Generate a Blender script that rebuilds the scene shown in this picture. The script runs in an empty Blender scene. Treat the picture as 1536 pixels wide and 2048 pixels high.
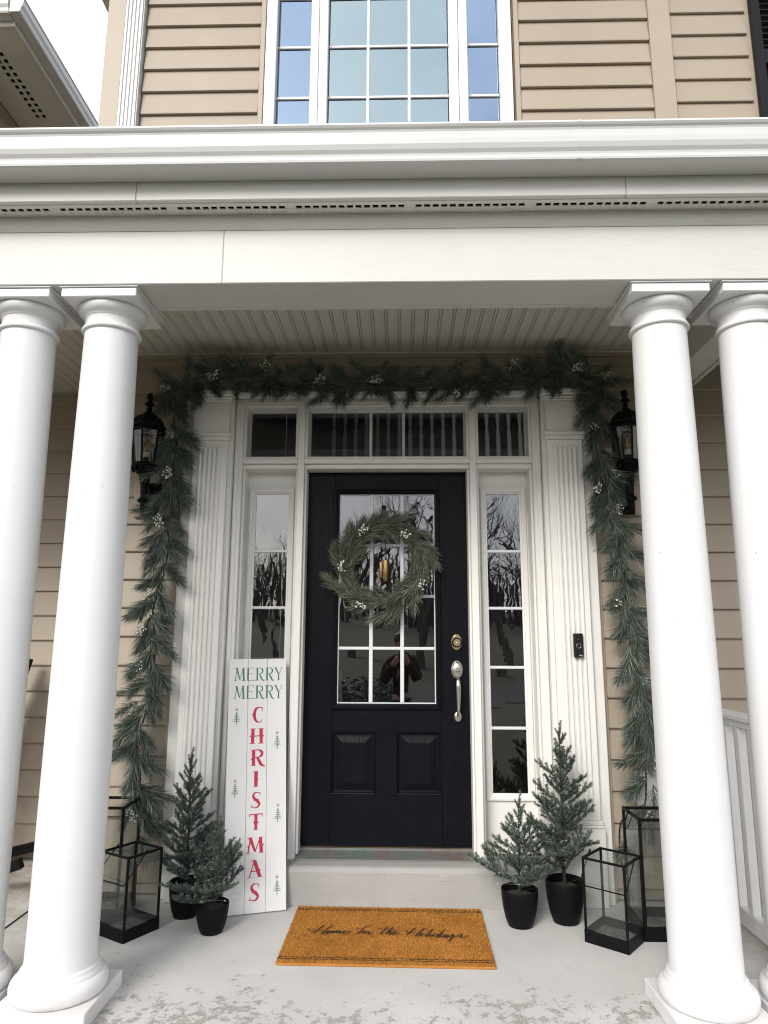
import bpy, bmesh, math, random
from math import sin, cos, pi, radians
from mathutils import Vector, Matrix, noise

scene = bpy.context.scene
C = scene.collection
R = random.Random(11)

# ------------------------------------------------------------------ camera
CAM = Vector((0.0765, -3.8450, 1.2956))
PITCH, YAW, ROLL = 0.18284, 0.02427, 0.00376
cd = bpy.data.cameras.new("camera")
cam = bpy.data.objects.new("camera", cd)
C.objects.link(cam)
fwd = Vector((-sin(YAW) * cos(PITCH), cos(YAW) * cos(PITCH), sin(PITCH)))
rt = Vector((cos(YAW), sin(YAW), 0))
up = rt.cross(fwd)
rt2 = rt * cos(ROLL) + up * sin(ROLL)
up2 = -rt * sin(ROLL) + up * cos(ROLL)
cam.matrix_world = Matrix(((rt2.x, up2.x, -fwd.x, CAM.x), (rt2.y, up2.y, -fwd.y, CAM.y), (rt2.z, up2.z, -fwd.z, CAM.z), (0, 0, 0, 1)))
cd.sensor_fit = 'HORIZONTAL'
cd.sensor_width = 36.0
cd.lens = 1364.77 / 1536 * 36
cd.clip_start = 0.02
cd.clip_end = 2000
scene.camera = cam

# ------------------------------------------------------------------ light
SUN = Vector((-0.36, -0.80, 0.56)).normalized()
world = bpy.data.worlds.new("World")
scene.world = world
world.use_nodes = True
nt = world.node_tree
nt.nodes.clear()
N = nt.nodes.new
sky = N("ShaderNodeTexSky")
sky.sky_type = 'NISHITA'
sky.sun_disc = False
sky.sun_elevation = math.asin(SUN.z)
sky.sun_rotation = math.atan2(SUN.x, SUN.y)
sky.dust_density = 2.0
tc = N("ShaderNodeTexCoord")
mp = N("ShaderNodeMapping")
mp.inputs['Scale'].default_value = (1.0, 1.0, 2.2)
cl = N("ShaderNodeTexNoise")
cl.inputs['Scale'].default_value = 2.2
cl.inputs['Detail'].default_value = 5
cl.inputs['Roughness'].default_value = 0.55
rp = N("ShaderNodeValToRGB")
rp.color_ramp.elements[0].position = 0.36
rp.color_ramp.elements[0].color = (0.35, 0.35, 0.35, 1)
rp.color_ramp.elements[1].position = 0.66
rp.color_ramp.elements[1].color = (1, 1, 1, 1)
mx = N("ShaderNodeMixRGB")
mx.inputs[2].default_value = (10.4, 10.5, 10.7, 1)
bg = N("ShaderNodeBackground")
bg.inputs['Strength'].default_value = 0.1
wo = N("ShaderNodeOutputWorld")
L = nt.links.new
L(tc.outputs['Generated'], mp.inputs['Vector'])
L(mp.outputs[0], cl.inputs['Vector'])
L(cl.outputs['Fac'], rp.inputs['Fac'])
L(rp.outputs['Color'], mx.inputs['Fac'])
L(sky.outputs[0], mx.inputs[1])
L(mx.outputs[0], bg.inputs['Color'])
L(bg.outputs[0], wo.inputs['Surface'])

sd = bpy.data.lights.new("sun", 'SUN')
sd.energy = 1.5
sd.angle = radians(24)
sd.color = (1.0, 0.96, 0.9)
so = bpy.data.objects.new("sun", sd)
C.objects.link(so)
so.location = (-6, -10, 12)
so.rotation_euler = (-SUN).to_track_quat('-Z', 'Y').to_euler()

scene.view_settings.view_transform = 'Standard'
scene.view_settings.look = 'None'
scene.view_settings.exposure = 0.84
scene.view_settings.gamma = 1.0
scene.view_settings.use_curve_mapping = False
scene.render.engine = 'CYCLES'
scene.cycles.use_denoising = True
scene.cycles.filter_width = 1.05
scene.cycles.max_bounces = 10
scene.cycles.transparent_max_bounces = 24
scene.cycles.caustics_reflective = False
scene.cycles.caustics_refractive = False

# ------------------------------------------------------------------ helpers
class MB:
    """collects faces; build() links them as ONE mesh object"""
    def __init__(s):
        s.v = []; s.f = []; s.sm = []

    def add(s, vs, fs, smooth=False):
        o = len(s.v)
        s.v.extend([tuple(v) for v in vs])
        for f in fs:
            s.f.append(tuple(i + o for i in f)); s.sm.append(smooth)
        return s

    def box(s, x0, x1, y0, y1, z0, z1, c=0.0):
        if x0 > x1: x0, x1 = x1, x0
        if y0 > y1: y0, y1 = y1, y0
        if z0 > z1: z0, z1 = z1, z0
        c = min(c, (x1 - x0) * .45, (y1 - y0) * .45, (z1 - z0) * .45)
        if c <= 0:
            vs = [(x, y, z) for x in (x0, x1) for y in (y0, y1) for z in (z0, z1)]
            return s.add(vs, [(0, 1, 3, 2), (4, 6, 7, 5), (0, 4, 5, 1), (2, 3, 7, 6), (0, 2, 6, 4), (1, 5, 7, 3)])
        X = (x0, x1); Y = (y0, y1); Z = (z0, z1)
        vs = []; idx = {}
        for i in (0, 1):
            for j in (0, 1):
                for k in (0, 1):
                    sx = c if i == 0 else -c; sy = c if j == 0 else -c; sz = c if k == 0 else -c
                    idx[i, j, k, 0] = len(vs); vs.append((X[i], Y[j] + sy, Z[k] + sz))
                    idx[i, j, k, 1] = len(vs); vs.append((X[i] + sx, Y[j], Z[k] + sz))
                    idx[i, j, k, 2] = len(vs); vs.append((X[i] + sx, Y[j] + sy, Z[k]))
        fs = []
        for i in (0, 1):
            fs.append([idx[i, a, b, 0] for a, b in ((0, 0), (0, 1), (1, 1), (1, 0))])
            fs.append([idx[a, i, b, 1] for a, b in ((0, 0), (0, 1), (1, 1), (1, 0))])
            fs.append([idx[a, b, i, 2] for a, b in ((0, 0), (0, 1), (1, 1), (1, 0))])
        for i in (0, 1):
            for j in (0, 1):
                fs.append([idx[i, j, 0, 0], idx[i, j, 1, 0], idx[i, j, 1, 1], idx[i, j, 0, 1]])
                fs.append([idx[i, 0, j, 0], idx[i, 1, j, 0], idx[i, 1, j, 2], idx[i, 0, j, 2]])
                fs.append([idx[0, i, j, 1], idx[1, i, j, 1], idx[1, i, j, 2], idx[0, i, j, 2]])
                for k in (0, 1):
                    fs.append([idx[i, j, k, 0], idx[i, j, k, 1], idx[i, j, k, 2]])
        return s.add(vs, fs)

    def prism(s, prof, a0, a1, axis='x', cap=True, smooth=False, closed=True):
        """extrude a 2-D profile along an axis. x: profile=(y,z); y: (x,z); z: (x,y)"""
        def P(p, a):
            return {'x': (a, p[0], p[1]), 'y': (p[0], a, p[1]), 'z': (p[0], p[1], a)}[axis]
        n = len(prof)
        vs = [P(p, a0) for p in prof] + [P(p, a1) for p in prof]
        m = n if closed else n - 1
        s.add(vs, [(i, (i + 1) % n, n + (i + 1) % n, n + i) for i in range(m)], smooth)
        if cap and closed:
            s.add(vs, [tuple(range(n))[::-1], tuple(range(n, 2 * n))])
        return s

    def lathe(s, prof, cx=0, cy=0, n=48, sq=None, caps=True, rot=0.0, smooth=True):
        vs = []; fs = []
        for r, z in prof:
            for i in range(n):
                a = 2 * pi * (i + rot) / n
                vs.append((cx + r * cos(a), cy + r * sin(a), z))
        for j in range(len(prof) - 1):
            for i in range(n):
                k = (i + 1) % n
                fs.append((j * n + i, j * n + k, (j + 1) * n + k, (j + 1) * n + i))
        s.add(vs, fs, smooth)
        if caps:
            s.add(vs, [tuple(range(n))[::-1], tuple(range((len(prof) - 1) * n, len(prof) * n))])
        return s

    def tube(s, pts, rad, n=8, closed=False, caps=True, smooth=True):
        pts = [Vector(p) for p in pts]
        m = len(pts)
        rr = rad if isinstance(rad, (list, tuple)) else [rad] * m
        vs = []; up = None
        for i, p in enumerate(pts):
            if closed: t = pts[(i + 1) % m] - pts[i - 1]
            else: t = pts[min(i + 1, m - 1)] - pts[max(i - 1, 0)]
            t.normalize()
            if up is None:
                up = Vector((0, 0, 1)) if abs(t.z) < .9 else Vector((1, 0, 0))
            a = t.cross(up)
            if a.length < 1e-5: a = t.cross(Vector((0, 1, 0)))
            a.normalize(); b = a.cross(t); up = b
            for k in range(n):
                q = 2 * pi * k / n
                vs.append(p + a * (rr[i] * cos(q)) + b * (rr[i] * sin(q)))
        fs = []
        for i in range(m if closed else m - 1):
            j = (i + 1) % m
            for k in range(n):
                l = (k + 1) % n
                fs.append((i * n + k, i * n + l, j * n + l, j * n + k))
        s.add(vs, fs, smooth)
        if caps and not closed:
            s.add(vs, [tuple(range(n))[::-1], tuple(range((m - 1) * n, m * n))])
        return s

    def rings(s, x0, x1, z0, z1, steps, fill=True):
        """concentric rectangles in a wall plane facing -Y; steps = [(inset, y)]"""
        vs = []; fs = []
        for d, y in steps:
            vs += [(x0 + d, y, z0 + d), (x1 - d, y, z0 + d), (x1 - d, y, z1 - d), (x0 + d, y, z1 - d)]
        for j in range(len(steps) - 1):
            for i in range(4):
                k = (i + 1) % 4
                fs.append((j * 4 + i, j * 4 + k, j * 4 + 4 + k, j * 4 + 4 + i))
        if fill:
            o = (len(steps) - 1) * 4
            fs.append((o, o + 1, o + 2, o + 3))
        return s.add(vs, fs)

    def sphere(s, c, r, n=10, m=6, sc=(1, 1, 1)):
        vs = []; fs = []
        for j in range(m + 1):
            t = pi * j / m
            for i in range(n):
                a = 2 * pi * i / n
                vs.append((c[0] + r * sc[0] * sin(t) * cos(a), c[1] + r * sc[1] * sin(t) * sin(a), c[2] + r * sc[2] * cos(t)))
        for j in range(m):
            for i in range(n):
                k = (i + 1) % n
                fs.append((j * n + i, (j + 1) * n + i, (j + 1) * n + k, j * n + k))
        return s.add(vs, fs, True)

    def xf(s, M, start=0):
        for i in range(start, len(s.v)):
            s.v[i] = tuple(M @ Vector(s.v[i]))
        return s

    def mesh(s, name, m):
        me = bpy.data.meshes.new(name)
        me.from_pydata(s.v, [], s.f)
        me.polygons.foreach_set('use_smooth', s.sm)
        if m: me.materials.append(m)
        me.update()
        return me

    def build(s, name, m, parent=None, loc=None, fix=True):
        me = s.mesh(name, m)
        if fix:
            b = bmesh.new(); b.from_mesh(me)
            bmesh.ops.recalc_face_normals(b, faces=b.faces)
            b.to_mesh(me); b.free()
        return link(name, me, parent, loc)


def link(name, me, parent=None, loc=None):
    o = bpy.data.objects.new(name, me)
    C.objects.link(o)
    if parent is not None: o.parent = parent
    if loc is not None: o.location = loc
    return o


def tag(o, label=None, cat=None, group=None, kind=None):
    if label: o['label'] = label
    if cat: o['category'] = cat
    if group: o['group'] = group
    if kind: o['kind'] = kind
    return o


def empty(name, loc=(0, 0, 0), rz=0.0, parent=None):
    o = bpy.data.objects.new(name, None)
    o.empty_display_size = .1
    C.objects.link(o)
    o.location = loc
    o.rotation_euler = (0, 0, rz)
    if parent is not None: o.parent = parent
    return o


def smoothpts(pts, k=6):
    """Catmull-Rom through 2-D/3-D points"""
    P = [Vector(p) for p in pts]
    if len(P) < 3: return P
    out = []
    for i in range(len(P) - 1):
        a = P[max(i - 1, 0)]; b = P[i]; c = P[i + 1]; d = P[min(i + 2, len(P) - 1)]
        for j in range(k):
            t = j / k
            out.append(.5 * ((2 * b) + (c - a) * t + (2 * a - 5 * b + 4 * c - d) * t * t + (3 * b - a - 3 * c + d) * t ** 3))
    out.append(P[-1])
    return out


# ------------------------------------------------------------------ materials
def new_mat(name):
    m = bpy.data.materials.new(name)
    m.use_nodes = True
    t = m.node_tree
    t.nodes.clear()
    out = t.nodes.new("ShaderNodeOutputMaterial")
    return m, t, out


def ramp(t, fac, stops):
    r = t.nodes.new("ShaderNodeValToRGB")
    e = r.color_ramp.elements
    while len(e) < len(stops): e.new(0.5)
    for el, (p, c) in zip(e, stops):
        el.position = p
        el.color = (c[0], c[1], c[2], 1) if isinstance(c, (tuple, list)) else (c, c, c, 1)
    t.links.new(fac, r.inputs['Fac'])
    return r.outputs['Color']


def noise_n(t, vec, scale, detail=4, rough=.55, sc=None, dist=0.0):
    if sc is not None:
        m = t.nodes.new("ShaderNodeMapping")
        m.inputs['Scale'].default_value = sc
        t.links.new(vec, m.inputs['Vector'])
        vec = m.outputs[0]
    n = t.nodes.new("ShaderNodeTexNoise")
    n.inputs['Scale'].default_value = scale
    n.inputs['Detail'].default_value = detail
    n.inputs['Roughness'].default_value = rough
    n.inputs['Distortion'].default_value = dist
    t.links.new(vec, n.inputs['Vector'])
    return n.outputs['Fac']


def mixc(t, fac, a, b, mode='MIX'):
    m = t.nodes.new("ShaderNodeMixRGB")
    m.blend_type = mode
    for k, v in ((0, fac), (1, a), (2, b)):
        if hasattr(v, 'links') or hasattr(v, 'is_linked'): t.links.new(v, m.inputs[k])
        elif isinstance(v, (int, float)): m.inputs[k].default_value = v if k == 0 else (v, v, v, 1)
        else: m.inputs[k].default_value = (v[0], v[1], v[2], 1)
    return m.outputs[0]


def bump_n(t, h, strength, dist=.01, prev=None):
    b = t.nodes.new("ShaderNodeBump")
    b.inputs['Strength'].default_value = strength
    b.inputs['Distance'].default_value = dist
    t.links.new(h, b.inputs['Height'])
    if prev is not None: t.links.new(prev, b.inputs['Normal'])
    return b.outputs[0]


def coords(t, kind='Object'):
    return t.nodes.new("ShaderNodeTexCoord").outputs[kind]


def plain(name, col, rough=.5, var=.06, nscale=6, bump=0.0, bscale=80, bsc=None, metal=0.0, spec=.5, rnd=0.0, grime=0.0, grime_col=(.25, .22, .18), gsc=None, gscale=3):
    m, t, out = new_mat(name)
    p = t.nodes.new("ShaderNodeBsdfPrincipled")
    v = coords(t)
    n = noise_n(t, v, nscale, 5)
    c = ramp(t, n, [(.3, tuple(x * (1 - var) for x in col)), (.7, tuple(min(1, x * (1 + var)) for x in col))])
    if rnd:
        oi = t.nodes.new("ShaderNodeObjectInfo")
        rr = ramp(t, oi.outputs['Random'], [(0, 1 - rnd), (1, 1.0)])
        c = mixc(t, 1.0, c, rr, 'MULTIPLY')
    if grime:
        g = noise_n(t, v, gscale, 8, .7, gsc)
        gm = ramp(t, g, [(.56, 0.0), (.78, grime)])
        c = mixc(t, gm, c, grime_col)
    t.links.new(c, p.inputs['Base Color'])
    p.inputs['Roughness'].default_value = rough
    p.inputs['Metallic'].default_value = metal
    p.inputs['Specular IOR Level'].default_value = spec
    if bump:
        t.links.new(bump_n(t, noise_n(t, v, bscale, 4, .6, bsc), bump, .004), p.inputs['Normal'])
    t.links.new(p.outputs[0], out.inputs['Surface'])
    return m


def glass_mat(name, tint, refl, body=0.0, body_col=(.05, .05, .05), wave=.0, wscale=5, rough=0.0):
    """window glass: transparent + Fresnel reflection, slightly wavy"""
    m, t, out = new_mat(name)
    v = coords(t)
    tr = t.nodes.new("ShaderNodeBsdfTransparent")
    tr.inputs[0].default_value = (tint[0], tint[1], tint[2], 1)
    gl = t.nodes.new("ShaderNodeBsdfGlossy")
    gl.inputs['Roughness'].default_value = rough
    gl.inputs[0].default_value = (refl[0], refl[1], refl[2], 1)
    lw = t.nodes.new("ShaderNodeFresnel")
    ge = t.nodes.new("ShaderNodeNewGeometry")
    mr = t.nodes.new("ShaderNodeMapRange")      # same reflectance from either side of the pane
    mr.inputs['To Min'].default_value = 1.5; mr.inputs['To Max'].default_value = 1 / 1.5
    t.links.new(ge.outputs['Backfacing'], mr.inputs['Value'])
    t.links.new(mr.outputs[0], lw.inputs['IOR'])
    ad = t.nodes.new("ShaderNodeMath"); ad.operation = 'ADD'; ad.use_clamp = True
    ad.inputs[1].default_value = refl[3]
    t.links.new(lw.outputs[0], ad.inputs[0])
    if wave:
        b = bump_n(t, noise_n(t, v, wscale, 2, .5, None, 1.2), wave, .02)
        t.links.new(b, gl.inputs['Normal'])
    base = tr.outputs[0]
    if body:
        df = t.nodes.new("ShaderNodeBsdfDiffuse")
        df.inputs[0].default_value = (*body_col, 1)
        mb = t.nodes.new("ShaderNodeMixShader"); mb.inputs[0].default_value = body
        t.links.new(tr.outputs[0], mb.inputs[1]); t.links.new(df.outputs[0], mb.inputs[2])
        base = mb.outputs[0]
    mxs = t.nodes.new("ShaderNodeMixShader")
    t.links.new(ad.outputs[0], mxs.inputs[0])
    t.links.new(base, mxs.inputs[1]); t.links.new(gl.outputs[0], mxs.inputs[2])
    t.links.new(mxs.outputs[0], out.inputs['Surface'])
    return m


M = {}
M['trim'] = plain('white_trim', (.78, .77, .74), .45, .02, 4, .12, 60, (1, 1, .08), grime=.10, gsc=(3, 3, .5))
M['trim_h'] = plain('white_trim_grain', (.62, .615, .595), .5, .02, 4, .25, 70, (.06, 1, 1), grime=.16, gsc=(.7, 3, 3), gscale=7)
m, t, out = new_mat('column_white'); p = t.nodes.new("ShaderNodeBsdfPrincipled"); v = coords(t)
c = ramp(t, noise_n(t, v, 3, 5), [(.3, (.715, .715, .72)), (.7, (.75, .75, .755))])
c = mixc(t, ramp(t, noise_n(t, v, 75, 1, .3), [(.80, 0.0), (.815, .7)]), c, (.22, .20, .18))
sxn = t.nodes.new("ShaderNodeSeparateXYZ"); t.links.new(v, sxn.inputs[0])
mrn = t.nodes.new("ShaderNodeMapRange"); mrn.inputs['From Min'].default_value = .30; mrn.inputs['From Max'].default_value = .0; mrn.inputs['To Max'].default_value = .5; t.links.new(sxn.outputs['Z'], mrn.inputs['Value'])
c = mixc(t, mixc(t, 1.0, mrn.outputs[0], ramp(t, noise_n(t, v, 9, 6, .7), [(.45, 0.0), (.75, 1.0)]), 'MULTIPLY'), c, (.50, .41, .34))
t.links.new(c, p.inputs['Base Color']); p.inputs['Roughness'].default_value = .38
t.links.new(bump_n(t, noise_n(t, v, 7, 6, .65, (1, 1, .15)), .06, .01), p.inputs['Normal'])
t.links.new(p.outputs[0], out.inputs['Surface']); M['column'] = m
M['gutter'] = plain('gutter_white', (.63, .63, .625), .3, .02, 5, 0.02, 20, grime=.22, grime_col=(.42, .41, .38), gsc=(6, 1, .25), gscale=5)
M['soffit'] = plain('soffit_white', (.72, .71, .67), .5, .03, 5, .1, 60, (.1, 1, 1), grime=.14)
M['ceil'] = plain('ceiling_vinyl', (.62, .59, .53), .45, .03, 5, .05, 60, (1, .1, 1), rnd=.03)
M['siding'] = plain('tan_siding', (.385, .322, .255), .5, .05, 2.2, .2, 45, (.05, 1, 1), rnd=.05, grime=.05)
M['tan_trim'] = plain('tan_trim', (.40, .336, .268), .5, .03, 4, .06, 40, (1, 1, .1))
M['shutter'] = plain('shutter_black', (.010, .010, .014), .45, .1, spec=.15)
M['door'] = plain('door_black', (.0055, .006, .009), .36, .15, 8, .5, 55, (1, 1, .06), spec=.10)
M['door_h'] = plain('door_black_rail', (.0055, .006, .009), .36, .15, 8, .5, 55, (.06, 1, 1), spec=.10)
M['dark'] = plain('dark_cavity', (.01, .01, .01), .9)
M['nickel'] = plain('satin_nickel', (.62, .59, .54), .28, .05, 20, metal=1.0)
M['brass'] = plain('aged_brass', (.55, .44, .26), .3, .08, 20, metal=1.0)
M['gold'] = plain('hammered_gold', (.62, .43, .19), .36, .35, 120, 1.0, 220, metal=1.0)
M['iron'] = plain('black_iron', (.006, .006, .007), .45, .2, 30, .1, 120, spec=.10)
M['lampblack'] = plain('lamp_black', (.003, .003, .0035), .45, .2, 30, .1, 120, spec=.10)
M['pot'] = plain('pot_black', (.006, .006, .007), .5, .1, 10, .05, 60, spec=.10)
M['soil'] = plain('pot_soil', (.03, .025, .02), .95, .4, 60)
M['muntin'] = plain('muntin_white', (.66, .69, .70), .4, .02)
M['vinylwin'] = plain('window_vinyl', (.80, .80, .82), .35, .01)
M['bark'] = plain('twig_bark', (.055, .042, .03), .85, .3, 60)
M['bark_dark'] = plain('trunk_bark', (.025, .02, .016), .9, .3, 60)
M['berry'] = plain('berry_white', (.80, .79, .74), .25, .04, 60)
M['blackwood'] = plain('black_painted_wood', (.006, .006, .007), .5, .2, 20, .1, 60, spec=.10)
M['text_green'] = plain('paint_green', (.045, .17, .085), .6, .12, 60)
M['text_red'] = plain('paint_red', (.50, .018, .065), .6, .10, 60)
M['text_gold'] = plain('paint_gold', (.45, .27, .12), .6, .10, 60)
M['text_black'] = plain('ink_black', (.012, .009, .006), .8, .2, 60)
M['board'] = plain('white_sign_board', (.74, .74, .73), .55, .02, 6, .15, 60, (1, 1, .05), grime=.08)
M['plastic'] = plain('black_plastic', (.01, .01, .011), .25, .1)
M['plate'] = plain('white_plate', (.78, .78, .78), .4, .02)
M['wire'] = plain('fine_wire', (.28, .32, .24), .35, .05)
M['drywall'] = plain('interior_wall', (.30, .28, .25), .8, .03)
M['iwood'] = plain('interior_floor', (.10, .06, .035), .5, .2, 20)
M['iwhite'] = plain('interior_white', (.8, .8, .8), .5, .03)
M['roof'] = plain('roof_shingle', (.07, .065, .06), .9, .3, 40, .6, 60)
M['interior_dark'] = plain('interior_dark', (.05, .045, .04), .9, .1)

M['glass'] = glass_mat('door_glass', (.62, .63, .64), (.95, .96, 1.0, .13), wave=.009, wscale=5)
M['transom'] = glass_mat('transom_glass', (.74, .74, .76), (.9, .92, .95, .04), wave=.01, wscale=3)
M['upglass'] = glass_mat('upper_glass_teal', (.55, .60, .62), (.50, .64, .70, .52), wave=.012, wscale=1.5)
M['upglass2'] = glass_mat('upper_glass_blue', (.55, .58, .65), (.40, .53, .74, .52), wave=.012, wscale=1.5)
M['lantern'] = glass_mat('lantern_glass', (.80, .82, .81), (.9, .92, .92, .015), body=.04, body_col=(.4, .4, .38))
M['lampglass'] = glass_mat('lamp_glass', (.68, .67, .65), (.9, .9, .9, .0), body=.06, body_col=(.25, .24, .23))
M['bulbglass'] = glass_mat('bulb_glass', (.9, .82, .66), (.9, .9, .9, .04), body=.06, body_col=(.7, .45, .2))


def foliage(name, dark, light, nscale=25, rough=.55, rnd=.25):
    m, t, out = new_mat(name)
    p = t.nodes.new("ShaderNodeBsdfPrincipled")
    ge = t.nodes.new("ShaderNodeNewGeometry")
    c = ramp(t, ge.outputs['Random Per Island'], [(.0, tuple(x * .55 for x in dark)), (.45, dark), (.8, light), (1.0, tuple(x * 1.45 for x in light))])
    oi = t.nodes.new("ShaderNodeObjectInfo")
    c = mixc(t, 1.0, c, ramp(t, oi.outputs['Random'], [(0, 1 - rnd), (1, 1.0)]), 'MULTIPLY')
    t.links.new(c, p.inputs['Base Color'])
    p.inputs['Roughness'].default_value = rough
    p.inputs['Specular IOR Level'].default_value = .35
    t.links.new(p.outputs[0], out.inputs['Surface'])
    return m


M['pine'] = foliage('pine_needles', (.080, .108, .085), (.235, .285, .235), 40)
M['wreath'] = foliage('wreath_needles', (.11, .125, .09), (.255, .275, .21), 40)
M['spruce'] = foliage('spruce_needles', (.070, .098, .080), (.185, .225, .188), 40)
M['spruce_l'] = foliage('spruce_needles_light', (.078, .108, .088), (.205, .25, .21), 40)


def concrete(name, base, scale=1.0, spall=False, lines=False):
    m, t, out = new_mat(name)
    p = t.nodes.new("ShaderNodeBsdfPrincipled")
    v = coords(t)
    n1 = noise_n(t, v, 1.6 * scale, 6, .6)
    c = ramp(t, n1, [(.3, tuple(x * .86 for x in base)), (.7, tuple(x * 1.08 for x in base))])
    n2 = noise_n(t, v, 160 * scale, 4, .7)
    c = mixc(t, .22, c, ramp(t, n2, [(.3, .35), (.7, 1.0)]), 'MULTIPLY')
    b = bump_n(t, noise_n(t, v, 90, 5, .7), .12, .003)
    if lines:
        b = bump_n(t, noise_n(t, v, 60, 3, .6, (.04, 1, 3)), .14, .004, b)
        c = mixc(t, .16, c, ramp(t, noise_n(t, v, 60, 3, .6, (.04, 1, 3)), [(.3, .55), (.65, 1.0)]), 'MULTIPLY')
    if spall:
        # worn patches where the cream has flaked off near the open edge, and hairline scuffs
        sx = t.nodes.new("ShaderNodeSeparateXYZ"); t.links.new(v, sx.inputs[0])
        g = t.nodes.new("ShaderNodeMapRange")
        g.inputs['From Min'].default_value = -.72; g.inputs['From Max'].default_value = -1.22
        t.links.new(sx.outputs['Y'], g.inputs['Value'])
        big = noise_n(t, v, 2.3, 3, .5)
        fine = noise_n(t, v, 17, 9, .78)
        a1 = t.nodes.new("ShaderNodeMath"); a1.operation = 'MULTIPLY_ADD'
        t.links.new(g.outputs[0], a1.inputs[0]); a1.inputs[1].default_value = .155; t.links.new(fine, a1.inputs[2])
        a2 = t.nodes.new("ShaderNodeMath"); a2.operation = 'MULTIPLY_ADD'
        t.links.new(big, a2.inputs[0]); a2.inputs[1].default_value = .30; t.links.new(a1.outputs[0], a2.inputs[2])
        rx = t.nodes.new("ShaderNodeMapRange"); rx.inputs['From Min'].default_value = -.9; rx.inputs['From Max'].default_value = .5
        rx.inputs['To Min'].default_value = .012; rx.inputs['To Max'].default_value = -.03
        t.links.new(sx.outputs['X'], rx.inputs['Value'])
        a3 = t.nodes.new("ShaderNodeMath"); a3.operation = 'ADD'; t.links.new(a2.outputs[0], a3.inputs[0]); t.links.new(rx.outputs[0], a3.inputs[1])
        msk = ramp(t, a3.outputs[0], [(.805, 0.0), (.87, 1.0)])
        agg = ramp(t, noise_n(t, v, 130, 5, .75), [(.3, (.14, .13, .11)), (.48, (.36, .34, .30)), (.68, (.56, .54, .49))])
        c = mixc(t, msk, c, agg)
        inv = t.nodes.new("ShaderNodeMath"); inv.operation = 'SUBTRACT'; inv.inputs[0].default_value = 1.0
        t.links.new(msk, inv.inputs[1])
        b = bump_n(t, inv.outputs[0], .6, .004, b)
        b = bump_n(t, noise_n(t, v, 260, 4, .7), .2, .003, b)
        sc = noise_n(t, v, 9, 3, .5, None, 2.5)
        e = ramp(t, sc, [(.495, 0.0), (.5, .7), (.505, 0.0)])
        gate = ramp(t, noise_n(t, v, 3.1, 2, .5), [(.6, 0.0), (.68, 1.0)])
        e2 = mixc(t, 1.0, e, gate, 'MULTIPLY')
        c = mixc(t, e2, c, (.20, .195, .18))
        # brown damp soiling at both outer ends
        ab = t.nodes.new("ShaderNodeMath"); ab.operation = 'ABSOLUTE'; t.links.new(sx.outputs['X'], ab.inputs[0])
        r2 = t.nodes.new("ShaderNodeMapRange"); r2.inputs['From Min'].default_value = 1.3; r2.inputs['From Max'].default_value = 1.9
        t.links.new(ab.outputs[0], r2.inputs['Value'])
        so_ = mixc(t, 1.0, r2.outputs[0], ramp(t, noise_n(t, v, 7, 8, .7), [(.4, 0.1), (.62, .8)]), 'MULTIPLY')
        c = mixc(t, so_, c, (.24, .19, .13))
    t.links.new(c, p.inputs['Base Color'])
    p.inputs['Roughness'].default_value = .85
    t.links.new(b, p.inputs['Normal'])
    t.links.new(p.outputs[0], out.inputs['Surface'])
    return m


M['floor'] = concrete('porch_concrete', (.61, .60, .58), spall=True)
M['step'] = concrete('step_concrete', (.41, .405, .39), lines=True)
M['walk'] = concrete('walk_concrete', (.42, .41, .39))
M['grass'] = plain('lawn_grass', (.066, .068, .042), .9, .35, 3, .6, 60)
M['asphalt'] = plain('road_asphalt', (.055, .055, .057), .9, .15, 30, .3, 120)
M['wood_far'] = plain('far_wood', (.04, .036, .03), .95, .4, 4)

# ================================================================== SETTING
b = MB()
b.box(-4.2, 4.2, -1.50, .75, -.14, 0.0, .008)
o = b.build('porch_floor', M['floor']); tag(o, kind='structure')
# saw-cut joint: the slab to the left is a separate pour
b = MB(); b.box(-1.716, -1.704, -1.495, .49, -.03, .0012)
tag(b.build('joint', M['dark'], o))
b = MB()
b.box(-1.9, 2.2, -1.82, -1.503, -.30, -.115, .01)
tag(b.build('porch_step', M['walk']), kind='structure')
b = MB(); b.box(-.9, 1.1, -13.5, -1.823, -.36, -.285, .01)
tag(b.build('walkway', M['walk']), kind='structure')
gx = 40
vs = []; fs = []
span = 160.0
for i in range(gx + 1):
    for j in range(gx + 1):
        x = (i / gx - .5) * 2 * span; y = (j / gx - .5) * 2 * span
        z = -.33
        if y < -24: z += (-24 - y) * .055 + .5 * noise.noise(Vector((x * .03, y * .03, 0)))
        vs.append((x, y, z))
for i in range(gx):
    for j in range(gx):
        a = i * (gx + 1) + j
        fs.append((a, a + gx + 1, a + gx + 2, a + 1))
b = MB(); b.add(vs, fs)
tag(b.build('lawn', M['grass']), kind='structure')
b = MB(); b.box(-120, 120, -20.5, -13.5, -.5, -.31)
tag(b.build('road', M['asphalt']), kind='structure')

# ================================================================== HOUSE
house = empty('house')
tag(house, 'tan sided house with white columned porch and black front door', 'house')
EXP = .1548


def siding_mesh(x0, x1, e=EXP):
    b = MB()
    pr = [(.012, 0), (-.0185, 0), (-.0215, .002), (-.0225, .008), (-.0035, e + .006), (.012, e + .006)]
    b.prism(pr, x0, x1, 'x')
    me = b.mesh('siding_board', M['siding'])
    bm_ = bmesh.new(); bm_.from_mesh(me); bmesh.ops.recalc_face_normals(bm_, faces=bm_.faces); bm_.to_mesh(me); bm_.free()
    return me


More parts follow.
